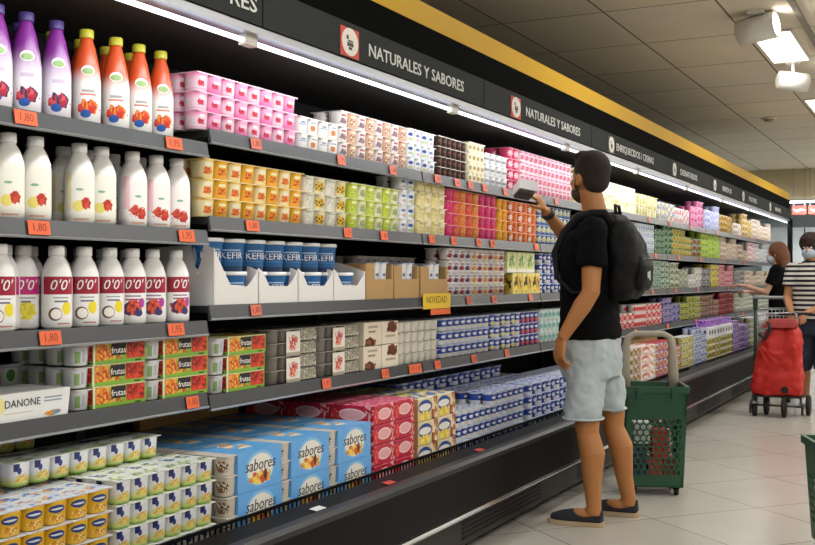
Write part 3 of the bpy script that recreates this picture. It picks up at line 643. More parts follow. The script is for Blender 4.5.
for i in range(2):
    dup(kroot, (XF-.14, 2.58+i*.12-.02, LEV0['T3']+.02), math.radians(-28), f"blue kefir tub in the near bay, {['first', 'second'][i]} from left behind the white bottles", 'blue kefir tubs behind white bottles')
m_cart = mat('white_carton', 'dcdad8', .6)
for i in range(4):
    t = thing('display_tray', f"white cut-out carton tray holding blue kefir tubs, {ORD[i]} of four from the left", 'tray', (XF-.008, 2.787+i*.2505, LEV['T3']+.0005))
    prof = [(0, .125), (.02, .115), (.045, .088), (.065, .062), (.185, .060), (.205, .075), (.235, .10), (.25, .118)] if i else [(0, .19), (.02, .16), (.06, .105), (.09, .068), (.185, .060), (.205, .075), (.235, .10), (.25, .118)]
    f = MB(); out = [(0, 0)]+prof+[(.25, 0)]
    f.rings([[(x, y, z) for y, z in out] for x in (0, -.003)], smooth=False); f.sm = [False]*len(f.sm)
    obj('front_panel', f, m_cart, t)
    for s, hh in ((0.001, .19 if i == 0 else .12), (.247, .12)):
        q = MB(); q.rings([[(0, yy, 0), (0, yy, hh-.006), (-.04, yy, hh+.01), (-.27, yy, .19), (-.27, yy, 0)] for yy in (s, s+.002)], smooth=False); obj('side_panel', q, m_cart, t)
    obj('base', MB().box(-.27, .002, 0, -.003, .248, .002), m_cart, t)

# ---- cardboard cases with white pots
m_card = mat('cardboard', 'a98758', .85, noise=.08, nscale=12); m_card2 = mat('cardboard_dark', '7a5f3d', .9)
pot_w = pack_proto('fresh_cheese_pack', [prt('cup_bluelid', 'e6e8ec', [('e', .47, .3, .06, .1, '5b6b9a')])], foil('a8bcdc'), .062, .075, 2, 2, True, 2.2)
for i, (y, w_) in enumerate(((3.80, .235), (4.045, .235), (4.30, .285))):
    hh = .15 if i == 0 else .142
    t = thing('cardboard_case', ['brown cardboard case beside the white kefir trays', 'brown cardboard case in the middle of three', 'brown cardboard case by the yellow promotion card'][i], 'case', (XF-.01, y, LEV['T3']+.0005))
    a, b = w_*.3, w_*.95
    f = MB(); f.rings([[(x, yy, zz) for yy, zz in [(0, 0), (w_, 0), (w_, hh), (b, hh), (b, .085), (a, .085), (a, hh), (0, hh)]] for x in (-.004, 0)], smooth=False)
    obj('front_panel', f, m_card, t)
    obj('side_panel', MB().box(-.25, 0, 0, -.004, .004, hh), m_card, t); obj('side_panel', MB().box(-.25, w_-.004, 0, -.004, w_, hh), m_card, t)
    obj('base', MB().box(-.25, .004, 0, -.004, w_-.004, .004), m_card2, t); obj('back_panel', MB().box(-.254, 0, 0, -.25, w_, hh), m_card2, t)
    dup(pot_w, (XF-.02, y+w_*.42, LEV['T3']+.006), 0, f"white cheese pot pack with pale blue lid, front, in the {['first', 'second', 'third'][i]} cardboard case", 'white pots in the cardboard cases')
    dup(pot_w, (XF-.022, y+w_*.42, LEV['T3']+.006+.0765), 0, f"white cheese pot pack with pale blue lid, stacked on top in the {['first', 'second', 'third'][i]} cardboard case", 'white pots in the cardboard cases')

# ---- cartons
big_g = prt('carton_greenyellow', 'd9dfa0', [('e', .5, .55, .32, .34, ['5f9440', 'e9e6c8', 'a8bf4a']), ('r', .5, .1, .5, .1, 'ece9d8')], scale=(6, 5))
big_b = prt('carton_banana', 'e4d27a', [('e', .35, .5, .22, .42, ['2f2a1c', 'd8a92c', 'f0d040']), ('e', .75, .5, .18, .42, ['e0b42c', '3a2f1c'])], scale=(5, 4))
for z_, m_, nm, ds in ((LEV['T3'], big_b, 'banana_dessert_carton', 'yellow and black carton, left of the family yogurt'), (LEV['T3']+.118, big_g, 'pear_dessert_carton', 'green and yellow carton on top of the banana cartons')):
    p_ = box_proto(nm, .14, .117, .14, m_)
    block(p_, 5.45 if m_ is big_b else 5.37, z_, 3 if m_ is big_b else 3, 1, .142, .117, ds, 'third shelf', cat='carton')
# frutas trays
fr_m = prt('sleeve_fruit', '7fb23c', [('r', .17, .55, .13, .42, ['e0862c', 'e9b048', 'c84a28']), ('r', .80, .58, .18, .42, ['c0281e', 'd84a30', '8a2018']), ('r', .42, .55, .13, .42, ['c8542c', '9ab83c', 'd8c050']), ('r', .5, .08, .5, .09, '7fb23c'), ('r', .5, .98, .5, .03, 'cfd8a8'), ('r', .85, .06, .06, .04, '2c4a1c'), ('r', .0, .5, .035, .5, 'dde3cc')], scale=(30, 8))
fr_t = prt('sleeve_fruit_top', '8cc04a', [('r', .5, .5, .4, .35, ['b84a2c', 'd8842c', '8cb83c'])], scale=(24, 10))
fcup = prt('cup_whitepale', 'd9dbe0', [('r', .4, .45, .04, .3, '8fb070'), ('r', .5, .5, .03, .3, 'b4bccb')])
ftxt = text_mesh('lettering', 'frutas', .026, mat('lettering_white', 'f4eef0', .5), .0003)
def frutas():
    root = thing('fruit_yogurt_tray', 'x', 'yogurt tray'); COL.objects.unlink(root)
    cm = cup_mb(MB(), 0, 0, 0, .031, .054, 0, 14).mesh('cup', fcup)
    obj('cup', cm, None, root, loc=(-.034, .034, 0)); obj('cup', cm, None, root, loc=(-.1, .034, 0))
    obj('lid', MB().box(-.135, .001, .054, -.001, .285, .0565), foil('dfe0dc'), root)
    sl = obj('sleeve', MB().box(-.133, .066, .0, 0, .284, .0605, {'*': 0, 'z+': 1}), [fr_m, fr_t], root)
    obj('plate', MB().box(.0002, .138, .022, .0008, .198, .056), mat('plate_black', '1b1b1e', .5), root, label='black name plate')
    obj('lettering', ftxt, None, root, loc=(.0014, .168, .036))
    for k in KIDS[root]: COL.objects.unlink(k)
    return root
fr = frutas()
for i, (y, dx) in enumerate(((2.195, 0), (2.49, 0), (2.815, .0))):
    for l in range(3):
        z_ = (LEV0 if i < 2 else LEV)['T4']+.001+l*.0615
        dup(fr, (XF-.02-random.uniform(0, .006), y+random.uniform(-.004, .004), z_), 0, f"green fruit yogurt tray, {lay(l, 3)} of its stack, {['first stack from left', 'second stack', 'third stack beside the grey pots'][i]}", 'green fruit yogurt trays on the lowest shelf')
    for l in range(3):
        z_ = (LEV0 if i < 2 else LEV)['T4']+.001+l*.0615
        dup(fr, (XF-.17, y+.01, z_), 0, f"green fruit yogurt tray in the back row, {lay(l, 3)}, {['first stack from left', 'second stack', 'third stack beside the grey pots'][i]}", 'green fruit yogurt trays behind')
# cream box with the maker's wordmark
for i, y in enumerate((1.76,)):
    t = thing('yogurt_carton', 'large cream carton with yellow art before the green fruit trays', 'carton', (XF-.012, y, LEV0['T4']+.001))
    dm = prt('carton_cream', 'dfe2e2', [('e', .28, .62, .17, .5, 'e6dc9a'), ('e', .33, .28, .07, .3, 'd8b48a'), ('e', .33, .26, .05, .2, 'efe6d0'), ('e', .86, .15, .07, .1, ['d8923c', '5f8cb0']), ('r', .85, .72, .08, .03, '8c9ab0'), ('r', .85, .6, .08, .03, '8c9ab0'), ('r', .56, .3, .12, .012, 'c0a890')], .4, scale=(14, 6))
    out = [(0, 0), (.392, 0), (.402, .072), (-.01, .072)]
    b = MB(); b.rings([[(x, yy, zz) for yy, zz in out] for x in (-.2, 0)], smooth=False, cap0=False, cap1=False)
    b.face([(0, 0, 0), (0, .392, 0), (0, .402, .072), (0, -.01, .072)], 0, [(0, 0), (1, 0), (1, 1), (0, 1)]); b.face([(-.2, 0, 0), (-.2, -.01, .072), (-.2, .402, .072), (-.2, .392, 0)], 1)
    b.mi = [1]*4+[0, 1]
    obj('box', b, [dm, mat('carton_pale', 'd3d6d6', .5)], t); obj('lettering', text_mesh('lettering', 'DANONE', .028, mat('ink_dark', '2c2e38', .5), .0003, wide=1.0), None, t, loc=(.0008, .235, .045))
# grey pots under white cards
gy = thing('dessert_pot_pack', 'x', 'dessert pack'); COL.objects.unlink(gy)
cm = cup_mb(MB(), 0, 0, 0, .036, .046, 0, 14, 2.6).mesh('cup', gy_a)
for c in range(4):
    for q in range(2): obj('cup', cm, None, gy, loc=(-.04-q*.078, .04+c*.078, 0))
obj('lid', MB().box(-.155, .002, .0455, -.001, .311, .048), mat('film_grey', '9a958c', .25), gy)
wl = prt('card_script', 'e2ddd4', [('e', .5, .62, .33, .2, ['b8403a', 'd9d0c8', 'c8564a']), ('e', .5, .33, .3, .12, ['c84a2c', 'e2c8b8']), ('r', .5, .05, .5, .09, 'a8a28c')], scale=(9, 9))
gcard = obj('card_label', MB().box(.0, .10, .0, .002, .19, .088), wl, None); COL.objects.unlink(gcard); gcard.parent = gy; KIDS[gy].append(gcard); gcard['label'] = 'white card with red script'
mot = prt('film_speckle', '7c7a70', [('r', .5, .5, .6, .6, ['5a564c', 'c8c4b0', '8c8878'])], scale=(26, 10))
ss = obj('speckled_band', MB().box(.0003, .19, .004, .0012, .30, .044), mot, None); COL.objects.unlink(ss); ss.parent = gy; KIDS[gy].append(ss)
gy2 = gy.copy(); KIDS[gy2] = [k.copy() for k in KIDS[gy] if not k.name.startswith('card_label')]
for k in KIDS[gy]: 
    if k.name in COL.objects: COL.objects.unlink(k)
for c in range(2):
    for l in range(4):
        dup(gy if l % 2 == 0 else gy2, (XF-.02-random.uniform(0, .004), 3.13+c*.325, LEV['T4']+.001+l*.0485), 0, f"grey dessert pot pack, {lay(l, 4)} layer, {['beside the green fruit trays', 'beside the cream cartons'][c]}", 'grey dessert pots on the lowest shelf')
for l in range(4):
    for c in range(2): dup(gy2, (XF-.19, 3.2+c*.325, LEV['T4']+.001+l*.0485), 0, f"grey dessert pot pack in the back row, {lay(l, 4)} layer, {['first', 'second'][c]} column from left", 'grey dessert pots behind')
cb = prt('carton_brownart', 'd9d0be', [('e', .35, .15, .3, .2, ['5c2c1c', '3c2018', '8a4a2c']), ('r', .5, .8, .28, .05, 'a89a86'), ('r', .45, .6, .2, .04, '8a7a68')], scale=(8, 7))
cb2 = prt('carton_creamart', 'dcd3c0', [('e', .6, .75, .3, .25, ['6a3020', '4c281c']), ('r', .5, .35, .3, .05, 'a89a86')], scale=(8, 7))
pb = box_proto('chocolate_mousse_carton', .152, .098, .14, cb); pb2 = box_proto('chocolate_mousse_carton', .152, .098, .14, cb2)
block(pb, 3.79, LEV['T4'], 1, 2, .153, .099, 'cream carton with brown art at its foot', 'lowest shelf', cat='carton', rows=2)
block(pb2, 3.945, LEV['T4'], 1, 2, .153, .099, 'cream carton with brown art at its head', 'lowest shelf', cat='carton', rows=2)

# blue sleeves with cups showing at the end
sb = prt('sleeve_blue', '66a8e6', [('e', .5, .52, .33, .44, '86c0ea'), ('e', .5, .50, .29, .39, 'e6e4dc'), ('e', .5, .28, .24, .16, ['e0a03c', 'c8542c', 'f0d060']), ('e', .62, .34, .04, .14, '5c3420')], scale=(12, 7))
sbt = prt('sleeve_blue_top', '6cb0e4', [('r', .5, .5, .5, .5, '62a8e0'), ('e', .5, .5, .28, .2, ['e0a050', 'e8e0cc', '7ab4dc']), ('e', .12, .5, .08, .3, 'c8dcec')], scale=(10, 7))
scup = prt('cup_dessertphoto', 'd8cfc0', [('e', .3, .5, .12, .3, ['4c3a30', 'e8e0d0', 'a87a50'])]); stx = text_mesh('lettering', 'sabores', .054, mat('ink_dark', '2c2e38', .5), .0003, shear=.2)
sab = thing('dessert_multipack', 'x', 'carton'); COL.objects.unlink(sab)
cm = cup_mb(MB(), 0, 0, 0, .031, .0605, 0, 14).mesh('cup', scup)
for l in range(2):
    for q in range(3): obj('cup', cm, None, sab, loc=(-.034-q*.066, .033, .0015+l*.0625))
    obj('lid', MB().box(-.198, .001, .061+l*.0625, -.001, .06, .0635+l*.0625), foil('d8d2c8'), sab)
obj('sleeve', MB().box(-.2, .058, 0, 0, .302, .1275, {'*': 2, 'x+': 0, 'z+': 1}), [sb, sbt, mat('sleeve_blue_side', '66a8e6', .4)], sab); obj('lettering', stx, None, sab, loc=(.0006, .18, .078))
for k in KIDS[sab]: COL.objects.unlink(k)
for c in range(3):
    for q in range(3):
        for l in range(2):
            dup(sab, (DF-.005-q*.206, 2.672+c*.306+random.uniform(-.003, .003), DZ+.001+l*.1285), 0, f"light blue dessert multipack, {['lower', 'upper'][l]} layer, {ORD[c]} from left, {['front', 'middle', 'rear'][q]} row", 'light blue dessert multipacks at the case bottom')
# red cartons, oval label packs, brown case behind
rd = prt('carton_red', 'b81f3c', [('e', .5, .52, .3, .3, 'f0d8d8'), ('e', .5, .52, .26, .24, 'e4a8ac'), ('e', .12, .45, .1, .3, ['d8303a', 'e86a5a']), ('r', .9, .5, .1, .5, ['a81c30', 'e8a8a8', 'c8303c'])], scale=(14, 7))
rdt = prt('carton_red_top', 'd8486a', [('r', .5, .5, .5, .5, ['d43c66', 'e9a9bc', 'b82444'])], scale=(20, 20))
rp = box_proto('strawberry_mousse_carton', .175, .0775, .2, rd, rdt, rd)
block(rp, 3.612, DZ, 2, 4, .176, .078, 'red strawberry carton with pale oval', 'case bottom', cat='carton', rows=3, d=.203, front=DF-.005)
ov = prt('carton_oval', 'd8cba8', [('e', .35, .62, .34, .3, '2c4a94'), ('e', .35, .6, .3, .16, 'e6e6e0'), ('e', .35, .2, .3, .22, ['e2c23c', 'f0dc78']), ('r', .84, .5, .16, .5, ['c8843c', '8a4a2c', 'e8d8b8'])], scale=(10, 6))
ovt = prt('carton_oval_top', 'd9cf9c', [('r', .5, .5, .5, .5, ['dcc860', 'e6e0cc', '6c7fae'])], scale=(7, 5))
op = box_proto('flan_carton', .19, .0995, .2, ov, ovt, mat('carton_kraft', 'b08a58', .8))
block(op, 3.995, DZ, 2, 3, .191, .1, 'oval-labelled blue and yellow carton', 'case bottom', cat='carton', rows=3, d=.203, front=DF-.005)
t = thing('cardboard_case', 'brown cardboard case at the back behind the light blue multipacks', 'case', (-2.625, 3.0, DZ))
obj('front_panel', MB().box(-.0, 0, .0, .004, .60, .35), m_card, t); obj('side_panel', MB().box(-.03, 0, 0, 0, .004, .35), m_card, t); obj('side_panel', MB().box(-.03, .596, 0, 0, .6, .35), m_card, t)

# ---- far bays: one mesh per pack
def far(L_, y0, y1, layers, name, base, acc, desc, h=.06, pitch=.073, lid=None, box=False, h2=None):
    W = .292
    n = max(1, int(round((y1-y0)/W))); w = (y1-y0)/n
    front = XF-.015 if L_ != 'D' else DF
    z = LEV[L_] if L_ != 'D' else DZ
    accs = acc if isinstance(acc, list) else [acc, base]
    if box:
        m = prt(f'print_{name}', base, [('e', .3, .5, .24, .4, accs), ('e', .75, .5, .2, .4, accs)], .4, scale=(7, 3))
        pr = box_proto(name, w-.004, h, .15, m); c_ = 'carton'
    else:
        m = prt(f'print_{name}', base, [('e', .43, .45, .14, .32, accs), ('e', .4, .8, .05, .07, 'f0eeea')], .4)
        m2 = prt(f'print_{name}_flavour', accs[0], [('e', .43, .40, .13, .30, [base]+accs[1:]), ('r', .45, .8, .08, .06, accs[-1])], .4)
        m3 = prt(f'print_{name}_mild', accs[-1], [('e', .43, .5, .14, .30, [accs[0], base])], .4)
        f_ = foil(lid or 'd8d8d4'); P4 = lambda ms: pack_proto(name, ms, f_, (w-.004)/4, h, 4, 2, False, 3.6, None, 8)
        pr = [P4([m, m3]), P4([m, m2]), P4([m, m])]; c_ = 'yogurt pack'
    block(pr, y0, z, n, layers, w, h+.001, desc, SH[L_], front, 1, cat=c_, jit=.006, uneven=.3)
F = far
F('T1', 6.52, 7.10, 3, 'cream_yogurt_pack', 'e6e0b8', 'c8b45a', 'cream yogurt pack behind the shopper head', .075)
F('T1', 7.12, 7.98, 2, 'oat_dessert_carton', 'e9e2bc', ['cdb85c', 'efe9d4'], 'large cream and yellow carton', .098, box=True)
F('T1', 8.0, 8.70, 2, 'lemon_yogurt_pack', 'e4dfae', ['c9c060', 'f2efd8'], 'cream and lemon yogurt pack', .085, lid='e0d890')
F('T1', 8.72, 9.30, 2, 'white_pouch_pack', 'e2e4e8', ['6a8cc8', 'e8d060'], 'white pack with blue and yellow patch', .075)
F('T1', 9.32, 9.90, 2, 'cheese_pack', 'e6dede', ['c85a5a', 'e8e8ec'], 'white pack with red patch', .068)
F('T1', 9.95, 10.50, 4, 'pink_yogurt_pack', 'd75c98', ['f0c0d4', 'b83a78'], 'deep pink yogurt pack beyond the shopper', .062, lid='e8a8c8')
F('T1', 10.55, 11.3, 4, 'lilac_yogurt_pack', 'b9bce0', ['7c84c4', 'e4e4f2'], 'lilac yogurt pack', .062, lid='cfd0ea')
F('T1', 11.35, 12.05, 4, 'caramel_dessert_pack', 'a8843c', ['6a4a20', 'd8b860'], 'gold-brown dessert pack', .06, lid='c8a860')
F('T1', 12.1, 12.6, 2, 'coffee_dessert_pack', 'd9cfc4', ['6a4a3a', 'efe8e0'], 'white and coffee dessert pack', .065)
F('T1', 12.65, 13.3, 4, 'cream_caramel_pack', 'c9a450', ['7a5424', 'e4cc8c'], 'caramel and cream dessert pack', .065)
F('T1', 13.35, 14.8, 4, 'rice_pudding_pack', 'd9ccb8', ['a8785a', 'efe6da'], 'beige rice pudding pack', .058)
F('T2', 6.5, 7.5, 4, 'blue_milk_pack', 'c8d4e4', ['4a6cae', 'e8ecf2'], 'pale blue yogurt pack by the backpack', .055)
F('T2', 7.5, 8.6, 4, 'white_milk_pack', 'dfe3e8', ['8aa6cc', 'f0f0f2'], 'white yogurt pack with light blue patch', .056, lid='b8cade')
F('T2', 8.62, 9.2, 5, 'dark_green_yogurt_pack', '3c6a50', ['a8c8a0', '274a38'], 'dark green yogurt pack', .05, lid='7aa58c')
F('T2', 9.22, 9.98, 4, 'green_orange_yogurt_pack', '5a7a44', ['d8953c', 'b8c86a'], 'green and orange yogurt pack', .058, lid='8aa060')
F('T2', 10.0, 10.4, 4, 'forest_yogurt_pack', '42503c', ['b8504a', '8aa870'], 'dark green and red yogurt pack', .055)
F('T2', 10.42, 11.3, 4, 'bright_lime_yogurt_pack', '9fc43a', ['d8e878', '6a9c2c'], 'bright lime yogurt pack', .062, lid='c4dc70')
F('T2', 11.35, 12.3, 4, 'nut_dessert_pack', 'd6c8b0', ['9a7452', 'efe6d6'], 'cream and nut-brown dessert pack', .058)
F('T2', 12.35, 13.0, 3, 'toffee_dessert_pack', 'b89c7c', ['6c4c38', 'e4d8c8'], 'toffee brown dessert pack', .06)
F('T2', 13.05, 13.5, 4, 'cranberry_yogurt_pack', 'd8d0d2', ['b8283c', 'e8e0e0'], 'white pack with cranberry red patch', .056)
F('T2', 13.55, 14.8, 4, 'pale_yogurt_pack', 'd5d7da', ['8c96ac', 'ece9e6'], 'pale grey-white yogurt pack', .055)
F('T3', 6.5, 7.5, 4, 'bio_yogurt_pack', 'c9d6cc', ['4a8462', 'e8efe8'], 'white and green yogurt pack by the backpack', .055)
F('T3', 7.5, 9.1, 5, 'green_bio_yogurt_pack', 'b8cdbf', ['2f6a4c', 'dfe9e2'], 'green-spotted white yogurt pack', .046, lid='4f8466')
F('T3', 9.12, 9.8, 4, 'kiwi_yogurt_pack', 'a9b89a', ['48603c', 'dfe2d0'], 'kiwi green and grey yogurt pack', .055)
F('T3', 9.85, 10.4, 3, 'quark_pack', 'dcdcd8', ['9a9c98', 'efefea'], 'plain off-white quark pack', .062)
F('T3', 10.42, 10.85, 3, 'skyr_pack', '5c6068', ['c8ccd0', '3a3c44'], 'dark grey and white skyr pack', .06, lid='dcdcdc')
F('T3', 10.9, 11.3, 4, 'yellow_yogurt_pack', 'd8c830', ['efe48a', 'b8982c'], 'strong yellow yogurt pack', .056)
F('T3', 11.32, 12.1, 4, 'rose_yogurt_pack', 'd9a0a8', ['c02c4c', 'f0d8dc'], 'rose and crimson yogurt pack', .056, lid='c83a58')
F('T3', 12.15, 12.8, 3, 'black_silver_pack', '6c6c70', ['b8b8bc', '2c2c30'], 'black and silver dessert pack', .058)
F('T3', 12.85, 14.8, 3, 'almond_dessert_pack', 'c9b8a4', ['8a6a54', 'e4dccc'], 'almond beige dessert pack', .058)
F('T4', 6.66, 7.4, 3, 'aqua_yogurt_pack', 'c8dcdc', ['5aa0a4', 'e4f0f0'], 'aqua yogurt pack by the shorts', .06)
F('T4', 7.42, 8.85, 3, 'red_striped_yogurt_pack', 'e2dad8', ['c02c34', 'd84a4c'], 'red-striped white yogurt pack', .058, lid='ece8e6')
F('T4', 8.9, 9.5, 4, 'violet_yogurt_pack', '5a5a9c', ['c8b8e0', '3a3a78'], 'violet-blue yogurt pack', .052, lid='9c9cd0')
F('T4', 9.52, 10.4, 4, 'apple_yogurt_pack', '7c8a48', ['e0d860', '4c6a34'], 'apple green and yellow yogurt pack', .052, lid='b0b870')
F('T4', 10.42, 11.3, 4, 'plum_dessert_pack', '7a5460', ['c8a870', '54344c'], 'plum brown dessert pack', .052, lid='a88a80')
F('T4', 11.32, 12.1, 4, 'dark_red_yogurt_pack', '8a1c28', ['c84a50', '5c1018'], 'dark red yogurt pack', .056, lid='a83a40')
F('T4', 12.15, 14.8, 4, 'herbal_yogurt_pack', 'b0b8a8', ['5a6c58', 'd8dcd0'], 'grey-green yogurt pack near the far end', .052)
F('D', 7.1, 7.56, 5, 'watermelon_yogurt_pack', 'd9dccc', ['c8303c', '5f9a44'], 'white pack with red and green, behind the green basket', .062)
F('D', 8.05, 8.85, 5, 'red_cross_yogurt_pack', 'dcd8da', ['c8303c', 'e8b040', '8894b8'], 'white pack with red bands in a brown case', .062, lid='c8404c')
F('D', 7.58, 8.0, 5, 'cookie_dessert_pack', 'dfd3cc', ['c8404c', 'd8a03c', 'e8e4e4'], 'white and biscuit dessert pack', .062, box=True)
F('D', 8.9, 9.35, 6, 'olive_dessert_pack', 'b8b478', ['e4e0a0', '7c7c3c'], 'olive yellow dessert pack', .062)
F('D', 9.4, 9.9, 6, 'sky_yogurt_pack', 'ccd4e4', ['3c54a4', 'eceff4'], 'white pack with strong blue dots', .06, lid='5c74b8')
F('D', 9.95, 11.2, 4, 'black_yellow_dessert_pack', 'd0cc98', ['2c2a20', 'e0d040'], 'black and yellow dessert pack', .062)
F('D', 11.25, 12.2, 6, 'purple_yogurt_pack', '7a5aa0', ['c8b8e0', '4c2c74'], 'purple yogurt pack', .06, lid='b89cd8')
F('D', 12.25, 12.8, 6, 'lime_purple_yogurt_pack', 'b0b488', ['8cae3c', '6c4c8c'], 'lime and purple yogurt pack', .06)
F('D', 12.85, 14.8, 5, 'mixed_brown_dessert_pack', '8a7460', ['5c4434', 'c8b49c'], 'brown dessert pack near the far end post', .062)
wp = prt('print_whitebox_dots', 'e0e0e4', [('e', .2, .5, .08, .25, '2c2c34'), ('e', .5, .5, .08, .25, '2c2c34'), ('e', .8, .5, .08, .25, '2c2c34')])
block(box_proto('white_dotted_carton', .41, .1, .15, wp), 9.97, DZ+.252, 3, 1, .415, .1, 'white carton with black dots lying on the black and yellow packs', 'case bottom', front=DF-.01, cat='carton')
vp = prt('print_violetfoil', '9a5ac8', [('r', .5, .5, .5, .5, ['8c4cc0', 'c89ae8', '5c2c84'])], scale=(16, 4))
block(box_proto('violet_carton', .4, .06, .15, vp), 10.0, DZ+.353, 3, 1, .41, .06, 'shiny violet carton on top of the dotted cartons', 'case bottom', front=DF-.03, cat='carton')
t = thing('cardboard_case', 'brown cardboard case behind the red-banded packs seen through the basket handle', 'case', (-2.2, 8.0, DZ))
obj('back_panel', MB().box(-.004, 0, 0, 0, .9, .36), m_card, t); obj('side_panel', MB().box(-.1, 0, 0, -.004, .004, .36), m_card, t); obj('side_panel', MB().box(-.1, .896, 0, -.004, .9, .36), m_card, t)

# ------------------------------------------------------------------ people
skin_m = mat('skin_tan', 'a8703f', .5, noise=.06, nscale=14); skin_l = mat('skin_light', 'c0957a', .5, noise=.05, nscale=14)
def V(*a): return Vector(a)
def blob(name, mb, m, parent, vox=.008, smooth=4, label=None, folds=0, fsize=.1):
    """closed pieces fused into one continuous surface"""
    o = obj(name, mb, m, parent, label=label)
    r = o.modifiers.new('Remesh', 'REMESH'); r.mode = 'VOXEL'; r.voxel_size = vox; r.use_smooth_shade = True
    s = o.modifiers.new('Smooth', 'SMOOTH'); s.factor = .5; s.iterations = smooth
    if folds:
        t = bpy.data.textures.new('folds', 'CLOUDS'); t.noise_scale = fsize; t.noise_depth = 1; t.noise_type = 'HARD_NOISE'
        d = o.modifiers.new('Folds', 'DISPLACE'); d.texture = t; d.strength = folds; d.mid_level = .35; d.texture_coords = 'LOCAL'
    return o
def loft(mb, rows, seg=20, p=2.3, yaw=0):
    """rows: (x, y, z, half size along x, half size along y)"""
    c, s = math.cos(yaw), math.sin(yaw); rg = []
    for x, y, z, ax, ay in rows:
        r = []
        for j in range(seg):
            a = 2*PI*j/seg; u, v = math.cos(a), math.sin(a); k = (abs(u)**p+abs(v)**p)**(-1/p)
            dx, dy = ax*u*k, ay*v*k
            r.append((x+dx*c-dy*s, y+dx*s+dy*c, z))
        rg.append(r)
    return mb.rings(rg)
def limb(mb, pts, rs, seg=14): return mb.tube(pts, rs, seg)
def hand(mb, wrist, d, n, s, scale=1.0, curl=(25, 35, 25), thumb=30, spread=.0):
    """d towards the fingers, n out of the palm, s towards the thumb"""
    d = Vector(d).normalized(); n = (Vector(n)-d*Vector(n).dot(d)).normalized(); s2 = d.cross(n); s = s2 if s2.dot(Vector(s)) > 0 else -s2
    W = Vector(wrist); k = scale
    M = Matrix((s, n, d)).transposed()
    mb.tube([W-d*.015*k, W+d*.02*k, W+d*.05*k, W+d*.085*k], [.021*k, .025*k, .031*k, .030*k], 12) if False else None
    mb.ell(W+d*.045*k, (.038*k, .016*k, .052*k), M); mb.ell(W+d*.02*k+s*.015*k, (.02*k, .017*k, .03*k), M)
    for i, (off, ln) in enumerate(((.033, .078), (.0115, .088), (-.0105, .082), (-.031, .064))):
        p = W+d*(.075-.003*abs(i-1))*k+s*off*k; dd = (d+s*spread*(1.5-i)*.3).normalized(); pts = [p-dd*.02*k, p]; r = [.0095*k, .0095*k]
        for q, fr in enumerate((.45, .32, .23)):
            a = math.radians(curl[q]+i*3); dd = (dd*math.cos(a)+n*math.sin(a)).normalized()
            # keep the bending plane: rotate d towards n, n away from d
            p = p+dd*ln*fr*k; pts.append(p); r.append((.0090-.0010*q)*k)
            nn = n
        mb.tube(pts, r, 8); mb.ell(pts[-1], (r[-1],)*3, None, 8, 6)
    t0 = W+d*.018*k+s*.028*k; a = math.radians(thumb)
    td = (d*math.cos(a)+s*math.sin(a)*.9+n*.35).normalized(); t1 = t0+td*.042*k; td2 = (td+d*.4+n*.25).normalized(); t2 = t1+td2*.03*k
    mb.tube([t0-td*.015*k, t0, t1, t2], [.013*k, .013*k, .0105*k, .0085*k], 8); mb.ell(t2, (.0085*k,)*3, None, 8, 6)
def head(mb, root, c, face, sz=1.0, neck=None, feat=None, hair=None, hairm=None, brow='2a1c14', skin=None, ear=True):
    """c: centre of the skull, face: direction the face points"""
    f = Vector(face).normalized(); up = V(0, 0, 1); up = (up-f*up.dot(f)).normalized(); l = up.cross(f)
    M = Matrix((f, l, up)).transposed(); c = Vector(c); P_ = lambda x, y, z: c+f*x*sz+l*y*sz+up*z*sz
    mb.ell(P_(-.012, 0, .02), (.094*sz, .074*sz, .098*sz), M, 18, 12)
    mb.ell(P_(.022, 0, -.045), (.066*sz, .057*sz, .072*sz), M, 16, 10)
    mb.ell(P_(.048, 0, -.088), (.032*sz, .036*sz, .026*sz), M)                       # chin
    mb.tube([P_(.078, 0, .012), P_(.096, 0, -.018), P_(.104, 0, -.034)], [.008*sz, .012*sz, .015*sz], 8); mb.ell(P_(.098, 0, -.038), (.014*sz, .017*sz, .010*sz), M)
    mb.ell(P_(.070, 0, .028), (.018*sz, .052*sz, .010*sz), M)
    for s in (-1, 1):
        if ear: mb.ell(P_(-.012, s*.077, -.012), (.018*sz, .008*sz, .031*sz), M, 10, 8)
        mb.ell(P_(.058, s*.038, -.028), (.022*sz, .018*sz, .02*sz), M)
        e = MB().ell(P_(.073, s*.031, .006), (.011*sz, .013*sz, .009*sz), M, 10, 8); obj('eye', e, mat('eye_white', 'e8e4de', .3), root)
        e = MB().ell(P_(.083, s*.031, .006), (.003*sz, .005*sz, .005*sz), M, 8, 6); obj('iris', e, mat('iris', '2c1e16', .3), root)
        e = MB().tube([P_(.080, s*.016, .026), P_(.082, s*.033, .031), P_(.068, s*.052, .025)], [.003*sz, .004*sz, .002*sz], 6); obj('eyebrow', e, mat('brow_'+brow, brow, .8), root)
    e = MB().ell(P_(.079, 0, -.062), (.008*sz, .024*sz, .007*sz), M, 12, 8); obj('mouth', e, mat('lips', '9a5a4a', .5), root)
    mb.tube([Vector(neck), P_(-.012, 0, -.055)], [.058*sz, .054*sz], 16)
    return P_, M

